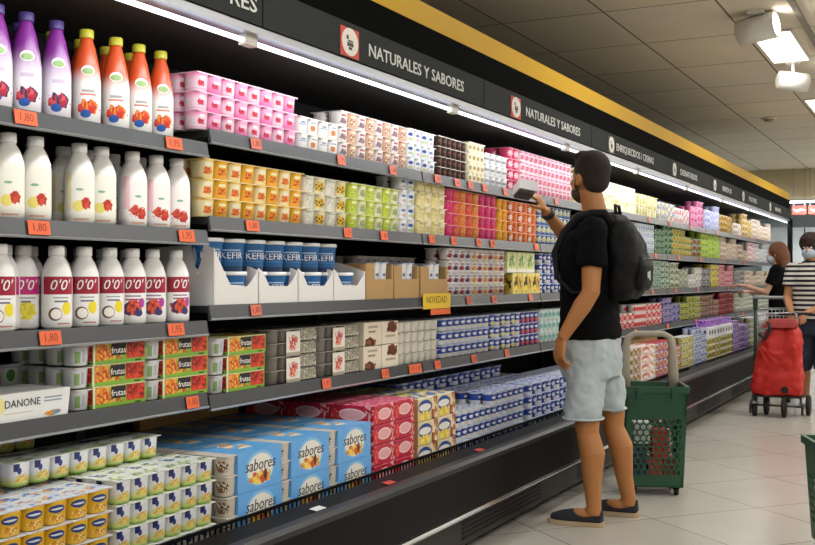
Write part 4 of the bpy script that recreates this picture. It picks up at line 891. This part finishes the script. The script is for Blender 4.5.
def shoe(root, heel, d, up_m, sole_m):
    d = Vector((d[0], d[1], 0)).normalized(); s = V(-d.y, d.x, 0); H = Vector(heel)
    out = []
    prof = [(0, .022), (.02, .034), (.06, .036), (.12, .034), (.18, .043), (.225, .044), (.26, .032), (.278, .012)]
    pts = [(a, b) for a, b in prof]+[(a, -b*(.9)) for a, b in reversed(prof)]
    out = [(H.x+d.x*a+s.x*b, H.y+d.y*a+s.y*b) for a, b in pts]
    u = MB(); rows = [(.010, .024, .064), (.035, .035, .068), (.08, .039, .056), (.13, .041, .058), (.17, .043, .054), (.22, .043, .042), (.262, .028, .026)]
    rg = []
    for a, b, h in rows:
        c = H+d*a; rg.append([tuple(c+s*(b*math.cos(q))*(1 if math.sin(q) > 0 else 1)+V(0, 0, .02+max(0, math.sin(q))**.8*h)) for q in [2*PI*j/16 for j in range(16)]])
    u.rings(rg)
    sh = blob('shoe', u, up_m, root, .006, 3)
    so = MB().prism(out, .001, .021); obj('sole', so, sole_m, sh, label='pale rope sole')
    return sh

# man in black
R0 = V(-1.50, 5.04, 0)
man = thing('person', 'person in black t-shirt and pale denim shorts, holding a carton up to the shelf', 'person', R0)
def sub(mb): return mb.xf(Matrix.Translation(-R0))
LS, LE, LW_ = V(-1.505, 4.865, 1.405), V(-1.500, 4.815, 1.115), V(-1.628, 4.775, .895)
RS, RE, RW = V(-1.60, 5.225, 1.415), V(-1.735, 5.34, 1.315), V(-1.838, 5.13, 1.525)
b = MB()
loft(b, [(-1.565, 5.04, .80, .10, .14), (-1.57, 5.04, .95, .11, .15), (-1.575, 5.04, 1.15, .11, .155), (-1.57, 5.04, 1.32, .10, .15), (-1.55, 5.04, 1.42, .065, .12), (-1.54, 5.045, 1.48, .05, .07)])
limb(b, [LS, LS.lerp(LE, .5), LE, LE.lerp(LW_, .3), LE.lerp(LW_, .75), LW_], [.046, .050, .043, .044, .032, .027])
limb(b, [RS, RS.lerp(RE, .5), RE, RE.lerp(RW, .3), RE.lerp(RW, .75), RW], [.046, .050, .042, .043, .031, .026])
b.ell(LS, (.048,)*3); b.ell(RS, (.048,)*3)
# legs
for hip, kn, an in ((V(-1.555, 4.945, .82), V(-1.548, 4.918, .47), V(-1.518, 4.922, .085)), (V(-1.545, 5.13, .82), V(-1.495, 5.165, .47), V(-1.428, 5.205, .085))):
    mid = kn.lerp(an, .32)+V(.014, 0, 0)
    limb(b, [hip, hip.lerp(kn, .55), kn+V(0, 0, .04), kn-V(0, 0, .03), mid, kn.lerp(an, .7), an, an-V(0, 0, .03)], [.068, .068, .058, .054, .060, .043, .035, .036], 18)
    b.ell(kn+V(-.03, 0, 0), (.035, .04, .045)); b.ell(an+V(-.005, 0, -.01), (.038, .037, .035))
    b.ell(an+V(-.055, -.003, -.032), (.072, .031, .028))
hd = (V(-.22, -.03, -.9)); hand(b, LW_-V(-.004, 0, .0), hd, (.6, .75, -.1), (-.85, .2, 0), 1.08, (28, 38, 28), 22)
hand(b, RW, (-.30, -.22, .62), (-.55, .05, -.35), (0, -1, .3), 1.0, (30, 45, 30), 55)
face_m = V(-.86, .50, .10)
HC = V(-1.578, 5.035, 1.668)
P_, M_ = head(b, man, HC, face_m, 1.04, neck=(-1.535, 5.05, 1.43), brow='2a1c14')
sub(b); blob('body', b, skin_m, man, .0055, 3)
for k in KIDS[man]:
    if k.name.split('.')[0] in ('eye', 'iris', 'eyebrow', 'mouth'): k.location = -R0
m_hair = mat('hair_dark', '1c130e', .8, noise=.25, nscale=60, bump=.5, bscale=180)
h = MB(); h.ell(P_(-.022, 0, .040), (.099, .084, .097), M_, 20, 14); h.ell(P_(-.050, 0, -.005), (.058, .076, .070), M_, 18, 12); h.ell(P_(.03, 0, .092), (.058, .064, .040), M_, 16, 10)
blob('hair', sub(h), m_hair, man, .007, 2)
h = MB(); h.ell(P_(.030, 0, -.072), (.062, .060, .052), M_, 16, 10); h.ell(P_(.01, .066, -.03), (.012, .012, .035), M_); h.ell(P_(.01, -.066, -.03), (.012, .012, .035), M_)
blob('beard', sub(h), mat('beard_dark', '3a271b', .8, noise=.2, nscale=80), man, .006, 2)
# t-shirt
m_tee = mat('cotton_black', '0a0a0c', .9, bump=.5, bscale=12, spec=.1)
t = MB()
loft(t, [(-1.568, 5.04, .885, .140, .185), (-1.57, 5.04, .93, .142, .185), (-1.577, 5.04, 1.05, .134, .172), (-1.58, 5.04, 1.18, .134, .178), (-1.576, 5.04, 1.30, .132, .198), (-1.562, 5.045, 1.385, .115, .20), (-1.548, 5.05, 1.435, .088, .155), (-1.54, 5.05, 1.475, .066, .09), (-1.535, 5.05, 1.492, .060, .066)], 28, 2.4)
for S, E_, f in ((LS, LE, .62), (RS, RE, .62)):
    limb(t, [S+V(.0, 0, .0), S.lerp(E_, .3), S.lerp(E_, f)], [.070, .070, .073], 18)
t.ell(LS-V(.0, -.01, .0), (.072, .07, .072)); t.ell(RS, (.072, .07, .072))
blob('t_shirt', sub(t), m_tee, man, .009, 4, folds=.015, fsize=.13)
# shorts
m_den = mat('denim_pale', 'a9b4ba', .85, noise=.10, nscale=10, bump=1.0, bscale=9)
t = MB()
loft(t, [(-1.568, 5.04, .70, .135, .178), (-1.567, 5.04, .80, .140, .182), (-1.566, 5.04, .90, .131, .172), (-1.566, 5.04, .93, .128, .168)], 24, 2.5)
for hip, kn, r0, r1 in ((V(-1.558, 4.955, .80), V(-1.572, 4.925, .508), .098, .094), (V(-1.545, 5.125, .80), V(-1.520, 5.155, .53), .098, .090)):
    limb(t, [hip, hip.lerp(kn, .5), kn+V(0, 0, .02), kn], [r0, (r0+r1)/2, r1, r1-.003], 22)
shorts = blob('shorts', sub(t), m_den, man, .008, 3, folds=.024, fsize=.11)
t = MB(); [t.tube([c+V(r*math.cos(a), r*math.sin(a), 0) for a in [2*PI*j/20 for j in range(21)]], .006, 6) for c, r in ((V(-1.572, 4.925, .512), .095),)]
obj('hem', sub(t), mat('denim_hem', 'b3bdc2', .85), shorts)
t = MB(); [t.tube([c+V(r*math.cos(a), r*math.sin(a), 0) for a in [2*PI*j/20 for j in range(21)]], .006, 6) for c, r in ((V(-1.520, 5.155, .538), .089),)]
obj('hem', sub(t), mat('denim_hem', 'b3bdc2', .85), shorts)
m_up = mat('canvas_navy', '1d1e26', .85, bump=.3, bscale=120); m_sole = mat('rope_sole', 'b39d7c', .8, bump=.4, bscale=150)
k0 = len(KIDS[man])
shoe(man, V(-1.468, 4.932, 0), (-1, -.06, 0), m_up, m_sole); shoe(man, V(-1.376, 5.215, 0), (-1, -.02, 0), m_up, m_sole)
for k in KIDS[man][k0:]: k.location = -R0
# watch
wd = (RW-RE).normalized(); wc = RE.lerp(RW, .90)
t = MB().tube([wc-wd*.013, wc+wd*.013], .034, 18); obj('watch', sub(t), mat('watch_black', '15161a', .4), man, label='black wrist watch')
# backpack
BP = V(-1.39, 5.06, 1.05)
bp = thing('backpack', 'black backpack worn on the back of the person in black', 'backpack', BP)
def subb(mb): return mb.xf(Matrix.Translation(-BP))
m_bp = mat('nylon_black', '0b0b0d', .65, bump=.7, bscale=14, spec=.25)
t = MB(); loft(t, [(-1.415, 5.06, 1.075, .055, .10), (-1.395, 5.06, 1.12, .075, .13), (-1.385, 5.06, 1.25, .083, .14), (-1.398, 5.06, 1.37, .076, .13), (-1.43, 5.06, 1.45, .052, .11), (-1.45, 5.06, 1.49, .035, .08)], 24, 3.2)
blob('main_bag', subb(t), m_bp, bp, .009, 4, folds=.02, fsize=.12)
t = MB(); loft(t, [(-1.325, 5.06, 1.12, .022, .08), (-1.315, 5.06, 1.15, .030, .095), (-1.31, 5.06, 1.24, .030, .098), (-1.32, 5.06, 1.29, .018, .085)], 20, 3.5); pk = blob('front_pocket', subb(t), m_bp, bp, .008, 3)
obj('zip', subb(MB().tube([(-1.318, 4.965, 1.25), (-1.292, 5.0, 1.272), (-1.292, 5.12, 1.272), (-1.318, 5.155, 1.25)], .003, 6)), mat('zip', '4a4c50', .4, metal=.5), pk)
obj('logo', subb(MB().box(-1.2812, 5.0, 1.18, -1.2790, 5.03, 1.21).box(-1.2812, 5.035, 1.17, -1.279, 5.05, 1.215)), mat('logo_pale', 'b8bcc0', .5), pk)
obj('handle', subb(MB().tube([(-1.44, 5.02, 1.49), (-1.445, 5.03, 1.53), (-1.445, 5.09, 1.53), (-1.44, 5.10, 1.49)], .008, 8)), m_bp, bp)
for s, yy in ((-1, 4.93), (1, 5.17)):
    pts = [(-1.43, yy, 1.44), (-1.47, yy, 1.488), (-1.53, yy, 1.492-.008), (-1.60, yy-s*.01, 1.472), (-1.665, yy, 1.40), (-1.71, yy+s*.01, 1.30), (-1.69, yy+s*.04, 1.18), (-1.60, yy+s*.085, 1.11), (-1.47, yy+s*.06, 1.12)]
    obj('strap', subb(MB().tube(pts, [.018, .022, .024, .024, .022, .020, .012, .008, .008], 10)), mat('strap_black', '101114', .7, spec=.2), bp)
# pot in the raised hand
t = thing('dessert_carton', 'small white and dark carton held up by the raised hand', 'carton', (-1.905, 5.015, 1.602), math.radians(25))
t.rotation_euler = (math.radians(-14), math.radians(10), math.radians(35))
obj('box', MB().box(-.045, -.068, 0, .045, .068, .05), mat('carton_white2', 'd4d4d6', .5), t); obj('base', MB().box(-.038, -.053, -.012, .038, .053, 0), mat('carton_dark', '2c2826', .5), t)

# blond woman reaching to the shelf
R0 = V(-1.60, 11.75, 0)
wo = thing('person', 'person with reddish blond hair in black top reaching into the shelf at the far end', 'person', R0)
b = MB(); c0 = V(-1.60, 11.75, 0)
loft(b, [(-1.60, 11.75, .80, .10, .16), (-1.61, 11.75, 1.0, .09, .14), (-1.62, 11.75, 1.18, .10, .16), (-1.62, 11.75, 1.28, .07, .13)])
for s in (-1, 1):
    S = c0+V(-.02, s*.17, 1.25); E_ = S+V(-.10, -.03, -.22); Wr = E_+V(-.21, -.02, .07 if s < 0 else .0)
    limb(b, [S, E_, Wr], [.045, .038, .026]); b.ell(S, (.05,)*3); hand(b, Wr, (-1, 0, .15), (0, 0, -1), (0, -s, 0), .9, (15, 25, 15), 35)
    limb(b, [c0+V(0, s*.09, .85), c0+V(-.01, s*.09, .46), c0+V(.02, s*.09, .08)], [.085, .055, .038]); b.ell(c0+V(-.05, s*.09, .035), (.11, .04, .034))
Pw, Mw = head(b, wo, (-1.645, 11.74, 1.435), (-1, .1, -.12), .95, neck=(-1.62, 11.75, 1.24), brow='6a4a30')
sub(b); blob('body', b, skin_l, wo, .0075, 2)
for k in KIDS[wo]:
    if k.name.split('.')[0] in ('eye', 'iris', 'eyebrow', 'mouth'): k.location = -R0
h = MB(); h.ell(Pw(-.025, 0, .035), (.10, .088, .098), Mw, 18, 12); h.ell(Pw(-.06, 0, -.04), (.08, .10, .12), Mw, 16, 10); h.ell(Pw(-.075, 0, -.13), (.06, .095, .10), Mw)
blob('hair', sub(h), mat('hair_blond', '6a3e22', .65, noise=.35, nscale=50, bump=.6, bscale=60), wo, .009, 2)
h = MB().ell(Pw(.052, 0, -.052), (.055, .062, .052), Mw, 14, 10); obj('face_mask', sub(h), mat('mask_blue', 'a9bccb', .7), wo)
t = MB(); loft(t, [(-1.60, 11.75, .80, .125, .185), (-1.61, 11.75, 1.0, .11, .165), (-1.62, 11.75, 1.16, .12, .18), (-1.62, 11.75, 1.28, .09, .16), (-1.625, 11.75, 1.325, .05, .075)])
for s in (-1, 1): S = c0+V(-.02, s*.17, 1.25); limb(t, [S, S+V(-.06, -.02, -.14)], [.064, .064]); t.ell(S, (.066,)*3)
blob('top', sub(t), m_tee, wo, .011, 3)
t = MB(); loft(t, [(-1.60, 11.75, .70, .13, .19), (-1.60, 11.75, .86, .12, .18)])
for s in (-1, 1): limb(t, [c0+V(0, s*.09, .80), c0+V(0, s*.09, .46), c0+V(.02, s*.09, .10)], [.098, .075, .065])
blob('trousers', sub(t), mat('trousers_dark', '1c1e26', .8), wo, .011, 3)

# woman in striped shirt with the red trolley
R0 = V(-1.13, 10.35, 0)
ws = thing('person', 'person in black and white striped shirt, face mask and navy shorts pushing the red trolley', 'person', R0)
b = MB(); c0 = R0.copy()
loft(b, [(-1.13, 10.35, .80, .16, .11), (-1.13, 10.35, 1.0, .14, .10), (-1.13, 10.35, 1.2, .16, .11), (-1.13, 10.35, 1.32, .13, .075)])
for s in (-1, 1):
    S = c0+V(s*.175, -.01, 1.27); E_ = S+V(s*.04, -.05, -.28); Wr = V(-1.262+(.0 if s < 0 else .11), 9.90, .865)
    limb(b, [S, E_, Wr], [.047, .040, .027]); b.ell(S, (.052,)*3); hand(b, Wr, (-.1*s, -.85, -.2), (0, -.1, -1), (-s, 0, 0), .92, (40, 55, 40), 30)
    limb(b, [c0+V(s*.085, 0, .82), c0+V(s*.085, -.02, .46), c0+V(s*.085, -.01-s*.08, .3), c0+V(s*.085, .02-s*.12, .08)], [.09, .06, .058, .036], 16); b.ell(c0+V(s*.085, -.05-s*.12, .04), (.04, .11, .035))
Pw, Mw = head(b, ws, (-1.15, 10.33, 1.455), (-.25, -1, -.05), .95, neck=(-1.13, 10.35, 1.27), brow='20150f')
sub(b); blob('body', b, mat('skin_mid', 'a8744e', .5, noise=.05), ws, .0075, 2)
for k in KIDS[ws]:
    if k.name.split('.')[0] in ('eye', 'iris', 'eyebrow', 'mouth'): k.location = -R0
h = MB(); h.ell(Pw(-.03, 0, .05), (.118, .108, .104), Mw, 18, 12); h.ell(Pw(-.05, 0, -.01), (.08, .098, .085), Mw, 16, 10); h.ell(Pw(.045, 0, .085), (.05, .07, .035), Mw)
blob('hair', sub(h), mat('hair_brown', '2a1a12', .75, noise=.3, nscale=50, bump=.6, bscale=90), ws, .009, 2)
h = MB().ell(Pw(.052, 0, -.050), (.056, .063, .052), Mw, 14, 10); obj('face_mask', sub(h), mat('mask_blue', 'a9bccb', .7), ws, label='pale blue face mask')
ms = bpy.data.materials.new('stripes'); ms.use_nodes = True; nt = ms.node_tree
tc = nt.nodes.new('ShaderNodeTexCoord'); sp = nt.nodes.new('ShaderNodeSeparateXYZ'); mm = nt.nodes.new('ShaderNodeMath'); mm.operation = 'MULTIPLY'; mm.inputs[1].default_value = 1/.044
fr_ = nt.nodes.new('ShaderNodeMath'); fr_.operation = 'FRACT'; gt = nt.nodes.new('ShaderNodeMath'); gt.operation = 'GREATER_THAN'; gt.inputs[1].default_value = .5; mx = nt.nodes.new('ShaderNodeMix'); mx.data_type = 'RGBA'
nt.links.new(tc.outputs['Object'], sp.inputs[0]); nt.links.new(sp.outputs[2], mm.inputs[0]); nt.links.new(mm.outputs[0], fr_.inputs[0]); nt.links.new(fr_.outputs[0], gt.inputs[0]); nt.links.new(gt.outputs[0], mx.inputs[0])
mx.inputs[6].default_value = col('15151a'); mx.inputs[7].default_value = col('cfcdc8'); nt.links.new(mx.outputs[2], nt.nodes['Principled BSDF'].inputs['Base Color']); nt.nodes['Principled BSDF'].inputs['Roughness'].default_value = .85
t = MB(); loft(t, [(-1.13, 10.35, .80, .20, .145), (-1.13, 10.35, 1.0, .185, .135), (-1.13, 10.35, 1.18, .19, .14), (-1.13, 10.35, 1.29, .155, .10), (-1.13, 10.35, 1.34, .075, .06)])
for s in (-1, 1): S = c0+V(s*.175, -.01, 1.26); limb(t, [S, S+V(s*.025, -.03, -.16)], [.066, .068]); t.ell(S, (.068,)*3)
blob('striped_shirt', sub(t), ms, ws, .011, 3)
t = MB(); loft(t, [(-1.13, 10.35, .66, .18, .13), (-1.13, 10.35, .86, .175, .12)])
for s in (-1, 1): limb(t, [c0+V(s*.088, 0, .78), c0+V(s*.09, -.01, .46), c0+V(s*.09, -.015-s*.05, .36)], [.10, .09, .085])
blob('shorts', sub(t), mat('shorts_navy', '1c2536', .85), ws, .011, 3)
k0 = len(KIDS[ws])
m_sn = mat('sneaker_white', 'd4d4d4', .6)
for s in (-1, 1): shoe(ws, V(-1.13+s*.085, 10.42-s*.12, 0), (0, -1, 0), m_sn, mat('sneaker_sole', 'c4c4c4', .6))
for k in KIDS[ws][k0:]: k.location = -R0

# ------------------------------------------------------------------ trolleys and baskets
m_tred = mat('trolley_red', 'b31a10', .65, bump=1.0, bscale=7); m_tred2 = mat('trolley_darkred', '8a1712', .65); m_mb = mat('black_metal', '17181a', .45); m_rub = mat('rubber_black', '141414', .8)
R0 = V(-1.33, 9.60, 0)
t = thing('shopping_trolley', 'red fabric two-wheeled shopping trolley pushed by the person in stripes', 'trolley', R0)
q = MB(); loft(q, [(-1.33, 9.60, .18, .205, .13), (-1.33, 9.60, .24, .205, .135), (-1.325, 9.60, .45, .190, .13), (-1.305, 9.61, .62, .165, .12), (-1.295, 9.62, .72, .14, .11), (-1.295, 9.63, .77, .115, .09)], 28, 5)
for a in range(5): q.tube([(-1.5+.05*a, 9.48, .62-.03*a), (-1.38+.05*a, 9.475, .40+.05*a)], .012, 6)
bag = blob('bag', sub(q), m_tred, t, .010, 4, folds=.045, fsize=.2)
q = MB(); q.rings([[(-1.33+.03*math.cos(a), z, .235+.03*math.sin(a)) for a in [2*PI*j/18 for j in range(18)]] for z in (9.455, 9.470)], smooth=False)
q.xf(Matrix.Translation((.07, 0, .0))); obj('round_badge', sub(q), m_rub, bag, label='round black badge')
q = MB(); loft(q, [(-1.32, 9.61, .755, .15, .12), (-1.30, 9.63, .80, .135, .11), (-1.30, 9.64, .83, .10, .08)], 24, 4); blob('flap', sub(q), m_tred2, t, .009, 3, label='darker red top flap')
q = MB().tube([(-1.47, 9.50, .70), (-1.42, 9.487, .66), (-1.38, 9.49, .74), (-1.40, 9.52, .80)], .014, 8); obj('buckle_strap', sub(q), m_rub, t)
q = MB()
for s in (-1, 1): q.tube([(-1.33+s*.16, 9.75, .16), (-1.33+s*.16, 9.77, .55), (-1.33+s*.12, 9.80, .87), (-1.24, 9.82, .875)], .009, 8)
obj('frame', sub(q), mat('trolley_alu', '9a9ca0', .35, metal=.9), t)
q = MB().tube([(-1.36, 9.84, .868), (-1.08, 9.84, .868)], .014, 10); obj('handle', sub(q), m_rub, t)
q = MB()
q.box(-1.53, 9.48, .165, -1.13, 9.76, .18)
for s in (-1, 1):
    q.tube([(-1.33+s*.19, 9.50, .17), (-1.33+s*.21, 9.46, .10), (-1.33+s*.21, 9.46, .03)], .010, 8); q.tube([(-1.33+s*.21, 9.46, .07), (-1.33+s*.19, 9.74, .09)], .010, 8)
q.tube([(-1.53, 9.46, .10), (-1.13, 9.46, .10)], .009, 8)
obj('base_frame', sub(q), m_mb, t)
def wheel(x, y, r, w_, parent, nm='wheel'):
    o = obj(nm, sub(MB().tube([(x-w_/2, y, r+.001), (x-w_/2+.004, y, r+.001), (x+w_/2-.004, y, r+.001), (x+w_/2, y, r+.001)], [r*.85, r, r, r*.85], 22)), m_rub, parent)
    obj('hub', sub(MB().tube([(x-w_/2-.003, y, r+.001), (x+w_/2+.003, y, r+.001)], r*.35, 12)), m_mb, o)
for x, y, r in ((-1.43, 9.62, .088), (-1.10, 9.72, .088), (-1.27, 9.50, .088), (-1.51, 9.50, .05)): wheel(x, y, r, .035, t)

# wire shopping cart behind the red trolley
R0 = V(-1.52, 10.72, 0)
t = thing('shopping_cart', 'dark green framed wire shopping cart with grey handle behind the red trolley', 'shopping cart', R0)
m_cg = mat('cart_green', '24382c', .5); m_wr = mat('wire_chrome', 'a8aaac', .3, metal=.9)
q = MB()
for x in (-1.68, -1.38):
    q.tube([(x, 10.62, .10), (x, 10.62, .98)], .016, 8); q.tube([(x, 10.62, .25), (x, 11.15, .22), (x, 11.15, .10)], .014, 8)
q.box(-1.70, 10.60, .88, -1.66, 10.66, .99)
obj('frame', sub(q), m_cg, t)
obj('handle', sub(MB().tube([(-1.70, 10.60, .995), (-1.36, 10.60, .995)], .016, 10)), mat('cart_handle', 'a4a8aa', .5), t)
q = MB()
for z in (.50, .58, .66, .74, .82, .88):
    q.tube([(-1.67, 10.63, z), (-1.39, 10.63, z), (-1.41, 11.15, z), (-1.65, 11.15, z), (-1.67, 10.63, z)], .004, 5)
for i in range(9):
    x = -1.67+i*.035; q.tube([(x, 10.63, .50), (x, 10.63, .88)], .003, 5); q.tube([(x, 10.63, .50), (-1.53+(x+1.53)*.85, 11.15, .50)], .003, 5)
for i in range(9):
    y = 10.68+i*.055
    for x in (-1.665, -1.40): q.tube([(x, y, .50), (x, y, .88)], .003, 5)
obj('wire_basket', sub(q), m_wr, t)
for x, y in ((-1.68, 10.64), (-1.38, 10.64), (-1.66, 11.13), (-1.40, 11.13)): wheel(x, y, .05, .03, t)
for i, (x, y, c_) in enumerate(((-1.58, 10.76, 'c8ccd2'), (-1.47, 10.78, 'b0323a'), (-1.53, 10.93, '3a3c44'))):
    g = thing('grocery_bag', ['white grocery bag in the wire cart', 'red and white grocery bag in the wire cart', 'dark grocery bag in the wire cart'][i], 'bag', (x, y, .507))
    q = MB(); loft(q, [(0, 0, 0, .05, .05), (0, 0, .05, .055, .06), (0.01, 0, .15, .045, .05), (0, .01, .2, .02, .02)], 12); obj('bag', q, mat('bag_'+c_, c_, .5), g)

# green rolling baskets with honeycomb openings
m_bg = mat('basket_green', '17492f', .42); m_bh = mat('basket_handle', '9c9588', .5)
def honey(w_, h_, r, th):
    """panel in the YZ plane with hexagonal openings: frame strips around a lattice"""
    mb = MB(); dx = r*math.sqrt(3); nz = int((h_-r)/(1.5*r)); ny = int(w_/dx)
    oy = (w_-ny*dx)/2; oz = (h_-nz*1.5*r)/2
    for i in range(nz):
        for j in range(ny-(i % 2)):
            cy = oy+dx*(j+.5+(.5 if i % 2 else 0)); cz = oz+r*.75+1.5*r*i
            H = [(cy+r*math.cos(PI/6+PI/3*k), cz+r*math.sin(PI/6+PI/3*k)) for k in range(6)]; I = [(cy+.74*r*math.cos(PI/6+PI/3*k), cz+.74*r*math.sin(PI/6+PI/3*k)) for k in range(6)]
            for k in range(6):
                k2 = (k+1) % 6
                for x, fl in ((0, 1), (-th, -1)):
                    q = [(x, *H[k]), (x, *H[k2]), (x, *I[k2]), (x, *I[k])]; mb.face(q if fl > 0 else q[::-1])
                mb.face([(0, *I[k]), (0, *I[k2]), (-th, *I[k2]), (-th, *I[k])])
    e = max(oy, r*.5)+r*.3
    for a in ((0, 0, w_, oz+r*.1), (0, h_-oz-r*.1, w_, h_), (0, oz, oy+r*.9, h_-oz), (w_-oy-r*.9, oz, w_, h_-oz)): mb.box(-th, a[0], a[1], .001, a[2], a[3])
    return mb
def basket(root, w_, d_, H, handle=True, hx_=0):
    """local frame: front face looks along -Y (towards the near end), width along X"""
    rot = Matrix.Rotation(-PI/2, 4, 'Z')
    z0 = .048; mid = H*.74
    def taper(mb):
        for i, v in enumerate(mb.v):
            k = .86+.14*(v[2]/H); mb.v[i] = (v[0]*k, v[1]*k, v[2])
        return mb
    for nm, M in (('front_panel', Matrix.Translation((-w_/2, -d_/2, z0+.05)) @ rot), ('back_panel', Matrix.Translation((-w_/2, d_/2-.005, z0+.05)) @ rot)):
        p = honey(w_, mid-z0-.05, .0205, .004); p.xf(M); obj(nm, taper(p), m_bg, root)
    for s in (-1, 1):
        p = honey(d_, mid-z0-.05, .0205, .004); p.xf(Matrix.Translation((s*w_/2+(.004 if s < 0 else 0), -d_/2, z0+.05))); obj('side_panel', taper(p), m_bg, root)
    p = MB()
    x, y = w_/2, d_/2
    for a in ((-x, -y, x, -y+.006), (-x, y-.006, x, y), (-x, -y, -x+.006, y), (x-.006, -y, x, y)):
        p.box(a[0], a[1], mid, a[2], a[3], H); p.box(a[0], a[1], z0, a[2], a[3], z0+.055)
    for sx in (-1, 1):
        for sy in (-1, 1): p.box(min(sx*x, sx*(x-.014)), min(sy*y, sy*(y-.014)), z0, max(sx*x, sx*(x-.014)), max(sy*y, sy*(y-.014)), H)
    p.box(-x, -y, z0, x, y, z0+.008); obj('body', taper(p), m_bg, root)
    p = MB()
    for a in ((-x-.006, -y-.008, x+.006, -y+.004), (-x-.012, y-.004, x+.012, y+.012), (-x-.012, -y, -x+.004, y), (x-.004, -y, x+.012, y)): p.box(a[0], a[1], H-.03, a[2], a[3], H+.004)
    for s in (-1, 1): p.box(s*x*.55-.012, -y-.016, H-.06, s*x*.55+.012, -y-.002, H-.002)
    obj('rim', p, m_bg, root)
    if handle:
        a = w_*.40; pts = [(-a, y-.02, H-.05), (-a, y-.02, H+.05), (-a*.97, y-.02, H+.20), (-a*.86, y-.02, H+.255), (-a*.6, y-.02, H+.275), (a*.6, y-.02, H+.275), (a*.86, y-.02, H+.255), (a*.97, y-.02, H+.20), (a, y-.02, H+.05), (a, y-.02, H-.05)]
        hm = MB().tube(pts, [.030, .030, .024, .020, .018, .018, .020, .024, .030, .030], 10)
        for i, v in enumerate(hm.v): hm.v[i] = (v[0], (y-.02)+(v[1]-(y-.02))*.45, v[2])
        obj('handle', hm, m_bh, root, label='beige pull handle')
    for sx in (-1, 1):
        for sy in (-1, 1):
            cx, cy = sx*(x*.86-.03), sy*(y*.86-.04)
            wv = obj('caster', MB().tube([(cx-.011, cy, .0215), (cx+.011, cy, .0215)], .0205, 16), m_rub, root)
            obj('fork', MB().box(cx-.016, cy-.012, .03, cx-.0125, cy+.012, .049).box(cx+.0125, cy-.012, .03, cx+.016, cy+.012, .049), m_rub, wv)
R0 = V(0, 0, 0)
B1 = V(-1.478, 5.87, 0)
t = thing('rolling_basket', 'green perforated rolling basket with beige handle standing behind the shopper in black', 'basket', B1, math.radians(22))
basket(t, .335, .30, .59)
B2 = V(-.335, 4.88, 0)
t = thing('rolling_basket', 'green perforated rolling basket without raised handle, nearest the camera', 'basket', B2, math.radians(20))
basket(t, .40, .34, .487, False)
rz = Matrix.Rotation(math.radians(22), 3, 'Z')
def inb(x, y, z): return tuple(B1+rz@V(x, y, z))
for i, (x, y, z, w_, h_, c_, ds) in enumerate(((-.09, -.08, .057, .07, .22, '2c3a5c', 'dark blue carton at the bottom of the green rolling basket'), (.0, -.085, .057, .08, .14, 'a83a2a', 'red brown packet at the bottom of the green rolling basket'), (.085, -.08, .057, .07, .15, '6a3a2a', 'brown packet low in the green rolling basket'),
        (-.08, -.075, .278, .09, .12, 'd8dcdc', 'white milk carton in the green rolling basket'), (.03, -.08, .198, .09, .16, 'b8322c', 'bright red box in the green rolling basket'), (-.10, .07, .057, .09, .32, 'c8b430', 'yellow bag in the green rolling basket'), (.06, .07, .057, .1, .28, 'c0c4c0', 'pale box at the back of the green rolling basket'))):
    g = obj('grocery_carton', MB().box(-w_/2, -.045, 0, w_/2, .045, h_), mat('grocery_'+c_, c_, .5, noise=.15, nscale=20), None, loc=inb(x*.9, y*.88, z), rot=(0, 0, math.radians(22)))
    m_ = g.modifiers.new('Bevel', 'BEVEL'); m_.width = .004; m_.segments = 2
    tag(g, ds, 'carton')

# ------------------------------------------------------------------ far end of the store
m_fr = mat('fridge_white', 'b9bfc0', .5)
for i, x in enumerate((-3.3, -2.5, -1.7)):
    t = thing('wall_cabinet', ['white wall cabinet far beyond the dairy case, first of three', 'white wall cabinet far beyond the dairy case, middle one', 'white wall cabinet at the far wall, behind the person in stripes'][i], 'cabinet', (x, 21.6, 0))
    obj('body', MB().box(0, 0, 0, .78, .5, 2.15), m_fr, t)
    for s in (0, 1):
        d = obj('door', MB().box(.01+s*.385, -.02, .12, .385+s*.385, -.002, 2.08), mat('fridge_door', 'c4cccd', .35), t)
        obj('handle', MB().box(.36 if s == 0 else .41, -.045, .9, .375 if s == 0 else .425, -.021, 1.3), m_mb, d)
for i, x in enumerate((-2.46, -2.18)):
    t = thing('hanging_sign', ['red hanging sign with white swash under the far light, first of two', 'red hanging sign with white swash under the far light, second of two'][i], 'sign', (x, 20.4, 2.33))
    obj('board', MB().box(-.125, -.01, 0, .125, .01, .16), m_red, t)
    q = MB().tube([(-.10, -.012, .10), (-.04, -.012, .06), (.03, -.012, .09), (.10, -.012, .07)], [.008, .022, .02, .006], 8)
    for j, v in enumerate(q.v): q.v[j] = (v[0], -.0125+(v[1]+.012)*.03, v[2])
    obj('swash', q, m_icon, t)
    obj('hanger', MB().box(-.1, -.004, .16, -.09, .004, .849), m_alu, t); obj('hanger', MB().box(.09, -.004, .16, .1, .004, .849), m_alu, t)
t = thing('strip_light', 'long white fluorescent strip light across the aisle at the far end', 'ceiling light', (0, 20.1, 2.54))
obj('housing', MB().box(-2.6, -.04, .02, 2.6, .04, .06), m_frame, t); obj('tube', MB().tube([(-2.6, 0, 0), (2.6, 0, 0)], .02, 10), m_tube, t)
obj('hanger', MB().box(-1.6, -.003, .06, -1.594, .003, .639), m_alu, t); obj('hanger', MB().box(1.6, -.003, .06, 1.606, .003, .639), m_alu, t)
t = thing('produce_stand', 'dark stand with mixed goods at the far end beyond the striped person', 'stand', (-.75, 17.5, 0))
obj('base', MB().box(-.45, -.3, 0, .45, .3, .7), mat('stand_dark', '3a3c3e', .6), t); obj('tray', MB().box(-.47, -.32, .7, .47, .32, .85), mat('stand_grey', '6c6e6e', .6), t)
